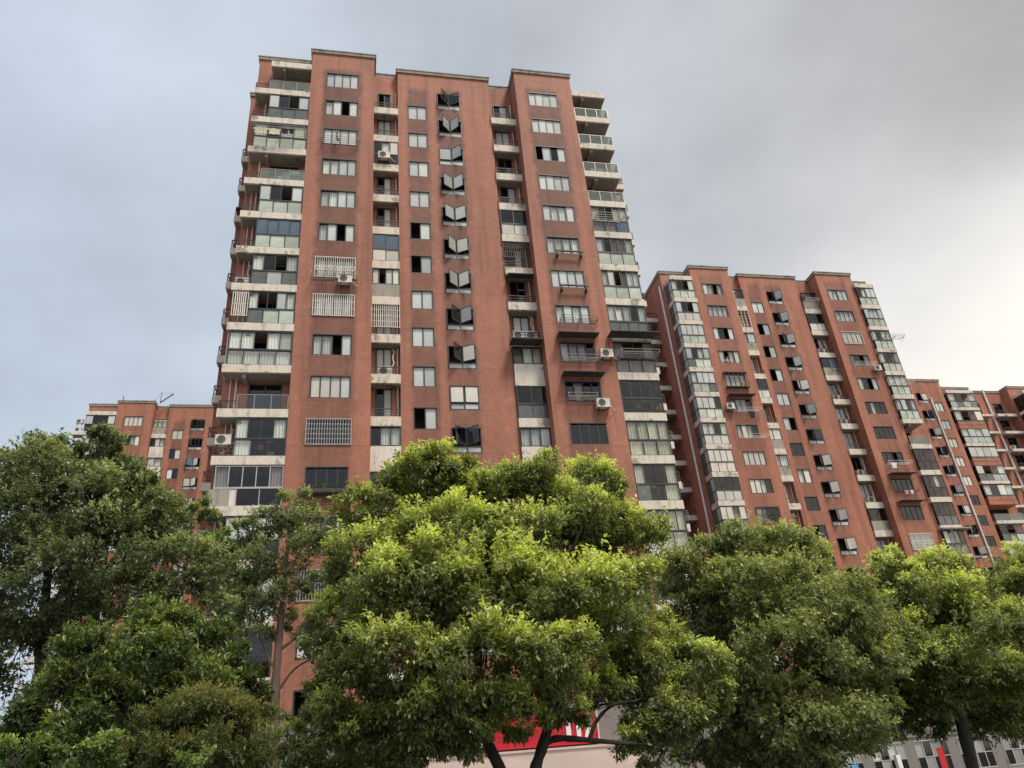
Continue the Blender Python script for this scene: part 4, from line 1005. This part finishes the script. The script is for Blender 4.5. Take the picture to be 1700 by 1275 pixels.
def tree(name, label, base, trunk_top, blobs, mat, leaf=(0.08, 0.033), dens=4.0, seed=1, tr=(0.16, 0.10), barkm='bark_dark', stems=None, twigs=True,
         group='leafy trees in front of the towers', cat='tree', back=True, **kw):
    """blobs: (px, py, radius_px, depth) volumes of the crown; dens = leaf layers"""
    q = np.random.default_rng(seed)
    base = Vector(base); root = empty(name, base); tag(root, label, cat, group)
    C = []; R = []
    for px, py, rp, y in blobs:
        p = at(px, py, y); dist = (p-Vector((0, 0, CAMZ))).length; C.append(np.array(p)); R.append(rp/FPX*dist*1.02)
    C = np.array(C); R = np.array(R)
    area_leaf = leaf[0]*leaf[1]*0.5
    n_per = 1.9*dens*math.pi*float((R**2).mean())/area_leaf
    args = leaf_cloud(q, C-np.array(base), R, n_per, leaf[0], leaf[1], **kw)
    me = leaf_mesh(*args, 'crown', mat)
    cr = ob('crown', me, root); cr['kind'] = 'stuff'
    b = MB(); tips = []
    for i, st in enumerate(stems or [(base, trunk_top)]):
        if isinstance(st[-1], (int, float)): r0, r1 = st[-2:]; st = st[:-2]
        else: r0, r1 = tr
        K = [np.array(Vector(p)-base) for p in st]
        if len(K) == 2: K = [K[0], (K[0]+K[1])/2 + q.normal(size=3)*0.03, K[1]]
        pts = []; K2 = [2*K[0]-K[1]] + K + [2*K[-1]-K[-2]]
        for a in range(1, len(K2)-2):
            for t in np.linspace(0, 1, 7)[:-1]:
                p0, p1, p2, p3 = K2[a-1:a+3]
                pts.append(0.5*((2*p1)+(-p0+p2)*t+(2*p0-5*p1+4*p2-p3)*t*t+(-p0+3*p1-3*p2+p3)*t**3))
        pts.append(K[-1]); N_ = len(pts)
        rad = [(r0+(r1-r0)*a/(N_-1))*(1+0.07*q.normal()) for a in range(N_)]
        if i == 0: rad[0] *= 1.35; rad[1] *= 1.15
        b.sweep(pts, rad, 10); tips.append((np.array(pts[-1]), r1))
    tm = b.mesh('trunk', barkm); tm.polygons.foreach_set('use_smooth', [True]*len(tm.polygons)); ob('trunk', tm, root)
    tips = tips[1:] if len(tips) > 1 else tips
    br = MB()
    for c, r in zip(C-np.array(base), R):
        tip, rr = min(tips, key=lambda t_: np.linalg.norm(t_[0]-c)); rr = max(rr, 0.03)
        pts = curve_pts(tip, c, q, 0.12, 7); br.sweep(pts, np.linspace(rr*0.6, rr*0.16, 7), 6)
        if twigs:
            for _ in range(6):
                e_ = c + unit(q.normal(size=3)+np.array([0, 0, .3]))*r*0.85; s0 = np.array(pts[q.integers(3, 7)])
                br.sweep(curve_pts(s0, e_, q, 0.15, 5), np.linspace(rr*0.16, 0.004, 5), 4)
    o_ = ob('branches', br.mesh('branches', barkm), root); o_['kind'] = 'stuff'
    return root

# central camphor tree
CT = [(700,800,62,12.2),(745,775,42,12.0),(645,860,70,12.3),(830,835,66,12.6),(885,800,46,12.4),(985,815,46,12.8),(960,880,80,12.8),(745,900,85,11.6),(860,910,80,11.8),(610,945,70,12.0),
      (1045,905,60,13.0),(690,990,95,11.2),(830,1000,95,10.9),(960,1000,90,11.4),(585,1035,65,12.0),(1060,980,52,12.6),(555,1120,46,12.0),(660,1100,85,11.2),(800,1110,85,10.6),
      (905,1095,70,10.6),(600,1180,60,11.6),(730,1180,62,11.0),(840,1180,48,10.8),(1150,1120,52,12.6),(1090,1080,55,12.8),(1120,1190,52,12.6),(650,1245,42,11.6),(1030,1120,50,12.6),
      (1010,1050,60,12.0),(1190,1160,28,12.6),(800,760+70,40,12.6), (760,1000,80,13.5),(900,1000,90,13.8),(1000,960,70,14.0),(640,1020,70,13.6),(690,1180,55,11.0),(780,1205,40,11.0),(575,1215,42,11.8),(950,1150,40,11.2),(1080,1150,48,12.6),(620,1235,45,11.4),(700,1235,40,11.2),(770,1245,24,11.3),(745,1225,30,11.2),(880,1165,36,11.4),(1060,1215,34,12.6),(930,1185,24,11.6),(715,845,60,12.6),(770,850,60,12.6),(790,1228,30,10.9),(860,1215,22,11.2),(720,790,40,12.2),(930,850,60,12.9),(830,800,30,12.6),(955,1190,22,11.4),(1010,1150,34,12.2),(1060,1110,44,12.4),(905,1195,20,11.2),(1040,1235,22,12.3),(690,1255,36,11.2)]
b0 = at(862, 1275, 12.0); base = (b0.x, 12.0, 0.0)
s1 = at(825, 1270, 12.0); s2 = at(885, 1272, 12.0); s2b = at(905, 1185, 12.0)
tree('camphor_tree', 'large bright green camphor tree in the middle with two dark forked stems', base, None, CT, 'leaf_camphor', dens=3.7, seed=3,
     stems=[((base[0]-0.02, 12.0, 0), (base[0]-0.02, 12.0, 0.8), (base[0]-0.03, 12.0, 1.4), 0.15, 0.13),
            ((base[0]-0.03, 12.0, 1.3), tuple(at(828, 1272, 12)), tuple(at(800, 1200, 12.1)), tuple(at(790, 1060, 12.2)), tuple(at(760, 930, 12.2)), 0.105, 0.05),
            ((base[0]-0.03, 12.0, 1.3), tuple(at(890, 1272, 12)), tuple(at(912, 1190, 12)), tuple(at(905, 1110, 12.2)), tuple(at(930, 980, 12.5)), 0.10, 0.05),
            (tuple(at(902, 1236, 12)), tuple(at(925, 1226, 11.95)), tuple(at(970, 1228, 11.9)), tuple(at(1040, 1234, 12.1)), tuple(at(1110, 1236, 12.3)), 0.055, 0.022),
            (tuple(at(978, 1228, 11.9)), tuple(at(992, 1195, 12.0)), tuple(at(1020, 1170, 12.2)), tuple(at(1075, 1160, 12.4)), 0.035, 0.015)],
     tr=(0.13, 0.11), young=0.95, droop=0.6)
R2 = [(1225,905,42,15.0),(1290,920,52,15.2),(1175,955,62,15.2),(1345,955,48,15.4),(1250,1000,80,14.6),(1360,1030,80,14.6),(1425,1010,45,15.2),(1150,1030,55,15.4),(1300,1110,85,14.2),
      (1415,1110,62,14.6),(1225,1140,66,15.0),(1395,1200,62,14.2),(1300,1210,75,14.4),(1190,1225,60,15.4),(1450,1160,34,14.8),(1100,1245,48,15.6),(1345,1260,50,14.2),(1440,1060,45,15.0),(1130,960,35,16),(1250,1260,50,15),
      (1300,1000,80,16.5),(1200,1080,80,17.0),(1400,1080,70,17)]
b0 = at(1265, 1275, 15.2)
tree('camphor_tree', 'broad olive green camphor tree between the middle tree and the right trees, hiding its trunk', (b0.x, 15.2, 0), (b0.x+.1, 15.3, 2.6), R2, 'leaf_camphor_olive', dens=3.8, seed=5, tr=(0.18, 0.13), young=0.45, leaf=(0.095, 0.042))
R3 = [(1478,935,26,17.2),(1485,970,40,17.2),(1560,965,42,17.4),(1590,985,44,17.4),(1525,1010,55,17.0),(1595,1050,72,16.6),(1515,1085,62,16.8),(1645,1060,56,17.0),(1640,1125,56,17.0),(1560,1130,60,16.6),
      (1500,1160,40,16.8),(1650,1170,42,17.2),(1465,1020,35,17.2),(1530,1180,35,17.4),(1580,1060,70,18.6),(1475,1195,32,17.3),(1440,1225,26,17),(1545,1205,22,17.4),(1640,1205,30,17.6)]
b0 = at(1612, 1275, 17.0)
tree('camphor_tree', 'yellow green camphor tree at right on one straight dark trunk', (b0.x-.1, 17.0, 0), tuple(at(1588, 1165, 17.0)), R3, 'leaf_camphor', dens=3.8, seed=8, tr=(0.15, 0.13), young=0.75, leaf=(0.095, 0.042))
R4 = [(1690,985,34,18.6),(1675,1030,44,18.6),(1720,1040,60,18.4),(1700,1110,55,18.2),(1740,960,55,18.6),(1690,1180,45,18.4),(1750,1120,60,18.2),(1640,985,22,18.8)]
b0 = at(1735, 1275, 18.4)
tree('camphor_tree', 'yellow green tree cut off by the right edge of the view', (b0.x, 18.4, 0), (b0.x, 18.4, 3.0), R4, 'leaf_camphor', dens=3.6, seed=9, young=0.6, leaf=(0.095, 0.042))
# dark tree at left
L1 = [(78,738,22,20),(100,770,26,20.3),(168,730,20,20.4),(150,745,20,20.2),(205,760,22,20.5),(20,775,24,20),(335,860,30,20.4),(250,815,30,20.2),(75,765,34,20.0),(60,810,60,19.6),(165,755,40,20.4),(190,800,50,20.2),(120,850,85,19.4),(225,850,58,20.0),(30,890,80,19.6),(170,930,90,19.0),(275,890,55,20.2),(290,960,65,19.6),(60,1000,80,19.4),
      (355,960,42,20.4),(-20,800,60,20.0),(335,1030,55,20.2),(15,1110,62,19.8),(210,1010,70,19.2),(130,1060,50,20.0),(-30,950,70,20),(70,1180,50,20),(250,880,60,21.5),(310,1090,50,21)]
b0 = at(95, 1275, 20)
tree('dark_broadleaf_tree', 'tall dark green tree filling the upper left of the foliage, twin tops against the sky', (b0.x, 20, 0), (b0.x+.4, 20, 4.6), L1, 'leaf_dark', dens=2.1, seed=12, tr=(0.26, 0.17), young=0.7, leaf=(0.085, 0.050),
     stems=[((b0.x, 20, 0), tuple(at(75, 1180, 20)), tuple(at(68, 1080, 20)), tuple(at(85, 900, 20)), 0.24, 0.08), ((b0.x+.9, 20.3, 0), tuple(at(150, 1100, 20.2)), tuple(at(158, 1020, 20.2)), tuple(at(180, 880, 20.2)), 0.2, 0.07)], clump=0.36)
L2 = [(372,905,30,26),(350,935,34,26),(400,945,36,26.5),(425,985,30,26),(380,985,38,26)]
b0 = at(385, 1275, 26)
tree('broadleaf_tree', 'small yellow green treetop showing between the dark left tree and the thin tree', (b0.x, 26, 0), (b0.x, 26, 5), L2, 'leaf_light', dens=2.6, seed=14, leaf=(0.12, 0.06), young=0.6)
SP = [(482,838,34,17),(442,872,38,17.2),(522,880,40,16.8),(470,925,52,17),(548,905,24,17),(428,950,34,17.4),(505,975,34,17),(400,885,26,17.2),(455,1000,36,17),(530,1085,34,16.6),(555,1050,24,16.8),(420,1010,30,17.2),
      (500,1040,26,17),(570,1115,26,16.8),(430,1060,22,17),(540,1150,26,16.8)]
b0 = at(452, 1275, 17)
tree('thin_tree', 'thin sparse tree with a slender brown trunk in front of the nearest tower', (b0.x, 17, 0), tuple(at(480, 860, 17)), SP, 'leaf_dark', dens=1.7, seed=16, tr=(0.13, 0.035), barkm='bark_brown', leaf=(0.075, 0.035), young=0.9, clump=0.42, per=8,
     stems=[((b0.x, 17, 0), tuple(at(453, 1230, 17)), tuple(at(458, 1130, 17)), tuple(at(466, 1030, 17)), tuple(at(476, 920, 17)), tuple(at(484, 835, 17)), 0.125, 0.025),
            (tuple(at(463, 1080, 17)), tuple(at(500, 1050, 17)), tuple(at(545, 1000, 17)), 0.035, 0.01), (tuple(at(459, 1150, 17)), tuple(at(490, 1110, 17)), tuple(at(535, 1085, 17)), 0.03, 0.01),
            (tuple(at(468, 1000, 17)), tuple(at(475, 960, 17)), tuple(at(512, 890, 17)), 0.04, 0.01), (tuple(at(461, 1120, 17)), tuple(at(440, 1080, 17)), tuple(at(410, 1010, 17)), 0.03, 0.01)])
# shrubs
SH = [(262,1058,46,11.0),(200,1085,50,11.0),(325,1075,52,11.2),(150,1125,58,10.8),(265,1125,70,10.4),(375,1110,42,11.0),(90,1190,58,10.6),(195,1195,70,10.2),(320,1180,62,10.4),(55,1240,50,10.6),(405,1150,32,11.0),(140,1245,52,10.2),(240,1020,22,11.2),(20,1275,50,10.5),(250,1120,80,11.8)]
b0 = at(220, 1275, 11)
tree('glossy_shrub', 'dense dark glossy evergreen shrub at lower left', (b0.x, 11, 0), (b0.x, 11, 1.4), SH, 'leaf_glossy', dens=3.8, seed=18, tr=(0.09, 0.06), leaf=(0.078, 0.028), young=0.6, cat='shrub', droop=0.2, group='shrubs at lower left')
MP = [(330,1190,52,9.0),(265,1215,46,9.0),(400,1205,40,9.0),(375,1250,52,8.8),(290,1260,50,8.8),(225,1255,34,9.0),(432,1190,20,9.2),(200,1280,40,9.0),(420,1255,30,9.0),(360,1170,24,9.2)]
b0 = at(340, 1275, 9)
tree('maple_shrub', 'fine leaved brownish green maple in layers at the bottom left', (b0.x, 9, 0), (b0.x, 9, 1.6), MP, 'leaf_maple', dens=3.6, seed=20, tr=(0.06, 0.04), leaf=(0.055, 0.014), young=0.8, cat='shrub', flat=0.5, droop=0.15, per=14, group='shrubs at lower left')
LP = [(25,1262,30,8.2),(135,1262,34,8.0),(185,1255,26,8.1),(100,1285,34,8),(330,1282,26,7.8),(345,1262,14,7.9),(165,1232,14,8.2),(0,1245,16,8.2)]
b0 = at(120, 1290, 8)
tree('light_shrub', 'bright light green leafy shrub along the bottom left corner', (b0.x, 8, 0), (b0.x, 8, 1.3), LP, 'leaf_light', dens=2.4, seed=22, tr=(0.03, 0.02), leaf=(0.045, 0.019), young=0.6, cat='shrub', group='shrubs at lower left')
MS = [(520,1225,38,14),(560,1258,42,14),(480,1262,30,13.6),(500,1185,22,14.2),(535,1180,24,14.4),(600,1262,36,14.2),(470,1235,20,14), (640,1280,36,14.2)]
b0 = at(540, 1275, 14)
tree('mixed_shrub', 'loose green shrub between the thin trunk and the middle camphor tree', (b0.x, 14, 0), (b0.x, 14, 1.6), MS, 'leaf_camphor_olive', dens=2.4, seed=24, tr=(0.05, 0.03), leaf=(0.08, 0.035), young=0.7, cat='shrub', group='shrubs at lower left')
# far low greenery seen under the right trees
FB = [(1020,1262,20,30),(1120,1150,60,32),(1160,1060,50,34),(1490,1235,24,30)]

# potted plants
z = zf(11)+0.6
for i, (x, lab) in enumerate(((-3.1, 'first small plant from the left on the long window shelf'), (-2.5, 'second small plant from the left on the long window shelf'), (-1.9, 'third small plant from the left on the long window shelf'),
                              (-1.25, 'fourth small plant from the left on the long window shelf'), (-0.65, 'small plant at the right end of the long window shelf'))):
    potted_plant(g1(x, 39.95, z), 0.13, 0.2+0.05*(i % 2), lab, n=60)
potted_plant(g1(-2.0, 39.9, zf(2)+0.7), 0.22, 0.5, 'dark leafy plant in the rack of the third window from the top, left column', 'leaf_dark', n=120)
potted_plant(t2.G(-1.2, 39.9, zf(4)+0.6), 0.35, 0.4, 'plant spilling from the window cage on the middle distance tower', 'leaf_camphor_olive', n=160)
for i in range(1):
    root = empty('roof_plants', g1(17.7, 41.0, 50.72)); q = np.random.default_rng(4)
    Cs = np.array([[(-0.9+0.22*j), 0.1*math.sin(j), 0.1+0.04*math.sin(j*2.2)] for j in range(9)])
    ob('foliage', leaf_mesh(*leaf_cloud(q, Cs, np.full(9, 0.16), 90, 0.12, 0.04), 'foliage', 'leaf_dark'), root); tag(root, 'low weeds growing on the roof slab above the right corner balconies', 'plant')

# person leaning at a window of the middle tower
def person_at_window(x, y, z):
    me = bpy.data.meshes.new('body')
    V = [(0, 0.1, 0), (0, 0.08, 0.3), (0, 0.02, 0.52), (0, -0.02, 0.62), (0, -0.05, 0.74), (0, -0.06, 0.84), (-0.19, 0, 0.52), (-0.25, -0.12, 0.3), (-0.1, -0.3, 0.18), (0.19, 0, 0.52), (0.25, -0.12, 0.3), (0.12, -0.3, 0.2)]
    E_ = [(0, 1), (1, 2), (2, 3), (3, 4), (4, 5), (2, 6), (6, 7), (7, 8), (2, 9), (9, 10), (10, 11)]
    me.from_pydata(V, E_, []); rad = [.15, .15, .15, .055, .095, .07, .06, .05, .035, .06, .05, .035]
    o = ob('person', me, None, (x, y, z)); me.materials.append(MAT['skin'])
    mod = o.modifiers.new('skin', 'SKIN'); 
    for i, r in enumerate(rad): me.skin_vertices[0].data[i].radius = (r, r*0.75 if i < 3 else r)
    me.skin_vertices[0].data[0].use_root = True
    o.modifiers.new('sub', 'SUBSURF').levels = 1
    b = MB().bar((0, 0.1, -0.02), (0, 0.06, 0.3), 0.19, 10, 0.185); b.bar((0, 0.06, 0.3), (0, 0.02, 0.56), 0.185, 10, 0.12)
    for s in (-1, 1): b.bar((s*0.16, 0.01, 0.53), (s*0.25, -0.1, 0.33), 0.075, 8, 0.065)
    ob('shirt', b.mesh('shirt', 'pink_cloth'), o)
    h = MB().bar((0, 0.0, 0.72), (0, -0.02, 0.86), 0.115, 10, 0.10); h.bar((0, -0.02, 0.86), (0, -0.03, 0.92), 0.10, 10, 0.05); ob('hair', h.mesh('hair', 'hair'), o)
    tag(o, 'person with dark hair and pink top looking out of an open middle tower window', 'person'); return o
w_ = t2.G(-2.15, 40.42, zf(3)+0.62); person_at_window(*w_)

# ------------------------------------------------------------------ shops at street level
concrete('stone', (0.22, 0.20, 0.19), (0.11, 0.10, 0.09), 0.5)
shop = empty('shop_building', (6, 38.3, 0)); tag(shop, 'low grey stone shop front with a pink fascia under the middle tree', 'shop')
def sp(name, b, mat, parent=None, base=(6, 38.3, 0)):
    b.v = [(v[0]-base[0], v[1]-base[1], v[2]-base[2]) for v in b.v]
    return ob(name, b.mesh(name, mat), parent if parent is not None else shop)
sh = [(-2+4.6*i, 1.6+4.6*i, 0.35, 1.85) for i in range(4)]
b = MB(); wall_grid(b, -4, 20, 0, 5.0, 38.3, sh); b.quad((-4, 40.2, 5.0), (20, 40.2, 5.0), (20, 38.3, 5.0), (-4, 38.3, 5.0)); b.quad((-4, 40.2, 0), (-4, 38.3, 0), (-4, 38.3, 5), (-4, 40.2, 5)); b.quad((20, 38.3, 0), (20, 40.2, 0), (20, 40.2, 5), (20, 38.3, 5))
sp('wall', b, 'stone'); r_ = MB(); rooms(r_, sh, 38.3, 1.6); sp('room_interior', r_, 'interior')
for a, c, d, e in sh:
    w = ob('shop_window', frame_mesh(c-a, e-d, 3, 'frame_light'), shop, (a-6, 0.08, d)); panes(w, c-a, e-d, 3, 'dcd')
b = MB(); y0 = 37.75
b.box(2.2, 13.6, y0, 38.298, 1.95, 3.02); b.box(2.1, 13.7, y0-0.06, 38.296, 3.02, 3.12); sp('fascia', b, 'fascia')
b = MB()
for i in range(24):
    x = 13.6*0+9.0+i*0.2; b.prism([(x, 1.95), (x+0.2, 1.95), (x+0.1, 1.78)], y0, y0+0.02)
sp('valance', b, 'sign_white')
# red shop sign with white lettering strokes
sg = empty('shop_sign', (7.8, 38.0, 3.2)); tag(sg, 'red shop sign with big white letters above the pink fascia', 'sign')
b = MB().box(4.4, 11.2, 37.9, 38.28, 3.2, 4.62); sp('sign_board', b, 'sign_red', sg, (7.8, 38.0, 3.2))
b = MB().box(4.36, 4.42, 37.86, 38.27, 3.16, 4.66); b.box(11.18, 11.26, 37.86, 38.27, 3.16, 4.66); sp('sign_trim', b, 'fascia', sg, (7.8, 38.0, 3.2))
b = MB().prism([(10.5, 3.36), (10.75, 3.36), (10.95, 4.15), (10.7, 4.15)], 37.86, 37.898); sp('letter', b, 'sign_white', sg, (7.8, 38.0, 3.2))
b = MB().box(10.15, 10.36, 37.86, 37.898, 3.36, 4.35); sp('letter', b, 'sign_white', sg, (7.8, 38.0, 3.2))
b = MB().box(9.65, 9.88, 37.86, 37.898, 3.36, 4.35); sp('letter', b, 'sign_white', sg, (7.8, 38.0, 3.2))
for x0 in (5.0,):
    b = MB(); n = 18
    for i in range(n):
        a0 = 2*math.pi*i/n; a1 = 2*math.pi*(i+1)/n
        k = len(b.v); b.v += [(x0+.45+rr*math.cos(a)*0.9, 37.86+dy, 3.82+rr*math.sin(a)) for dy in (0, 0.038) for a in (a0, a1) for rr in (0.3, 0.48)]
        for f in ((0, 1, 3, 2), (1, 5, 7, 3), (4, 0, 2, 6), (4, 6, 7, 5)): b.f.append(tuple(k+j for j in f)); b.m.append(0)
    sp('letter', b, 'sign_white', sg, (7.8, 38.0, 3.2))
# right hand shops
s2_ = empty('shop_building', (40, 58, 0)); tag(s2_, 'grey stone shop front with tall gridded windows at the bottom right', 'shop')
hw = [(x, x+3.0, 0.2, 2.45) for x in (22, 26, 30, 34.6, 38.4, 42.2, 46, 50)]
b = MB(); wall_grid(b, 20, 60, 0, 5.2, 58, hw); b.quad((20, 58, 5.2), (60, 58, 5.2), (60, 62.9, 5.2), (20, 62.9, 5.2)); b.quad((20, 62.9, 0), (20, 58, 0), (20, 58, 5.2), (20, 62.9, 5.2))
b.box(20, 60, 57.9, 57.998, 2.7, 2.9); b.box(20, 60, 57.85, 57.998, 5.0, 5.3)
sp('wall', b, 'stone', s2_, (40, 58, 0)); r_ = MB(); rooms(r_, hw, 58, 1.6); sp('room_interior', r_, 'interior', s2_, (40, 58, 0))
for i, (a, c, d, e) in enumerate(hw):
    w = ob('shop_window', frame_mesh(c-a, e-d, 4, 'frame_light', rail=1.1), s2_, (a-40, 0.08, d)); panes(w, c-a, e-d-1.1, 4, 'pdcq' if i < 5 else 'qdqd', z0=1.1); panes(w, c-a, 1.1, 4, 'dqdd')
cl_ = MB().box(40.0, 40.35, 57.4, 57.75, 0, 1.6); o = ob('white_post', cl_.mesh('white_post', 'sign_white')); tag(o, 'white post standing in front of the grey stone shop windows', 'post')
b = MB().box(-0.22, 0.22, -0.02, 0.02, -1.0, 0.55); b.box(-0.24, 0.24, -0.03, 0.03, 0.55, 0.6); b.bar((0.3, 0, -1.2), (0.3, 0, 0.7), 0.02); b.box(0.2, 0.32, -0.01, 0.01, 0.56, 0.59)
o = ob('red_banner', b.mesh('red_banner', 'sign_red'), None, tuple(at(1567, 1268, 50))); o.location.z = 1.2; tag(o, 'narrow red vertical banner beside the right tree trunk', 'banner')
b = MB(); n = 8
p0 = at(1345, 1275, 40); p1 = at(1425, 1272, 40)
for i in range(n):
    xa = p0.x+(p1.x-p0.x)*i/n; xb = p0.x+(p1.x-p0.x)*(i+1)/n; u = 0.05*(i % 2); v_ = 0.05*((i+1) % 2)
    for yy in (40, 40.03): b.quad((xa, yy+u, 0.6), (xb, yy+v_, 0.6), (xb, yy+v_, 1.32), (xa, yy+u, 1.32))
for xp in (p0.x, (p0.x+p1.x)/2, p1.x): b.bar((xp, 40.06, 0), (xp, 40.06, 1.4), 0.03)
o = ob('blue_tarpaulin', b.mesh('blue_tarpaulin', 'blue_tarp')); tag(o, 'bright blue tarpaulin hung low beneath the olive green tree', 'tarpaulin')
# ground
simple('paving', (0.22, 0.20, 0.18), 0.85, var=0.25, scale=0.6); simple('lawn', (0.05, 0.075, 0.03), 0.95, var=0.35, scale=1.5); simple('asphalt', (0.05, 0.05, 0.052), 0.85)
g = ob('ground', MB().box(-900, 900, -900, 1500, -0.5, 0).mesh('ground', 'paving')); g['kind'] = 'structure'
g = ob('lawn', MB().box(-12, 25, 6, 24, 0.004, 0.03).mesh('lawn', 'lawn')); g['kind'] = 'structure'
g = ob('road', MB().box(-200, 200, -8, 4.5, 0.004, 0.008).mesh('road', 'asphalt')); g['kind'] = 'structure'
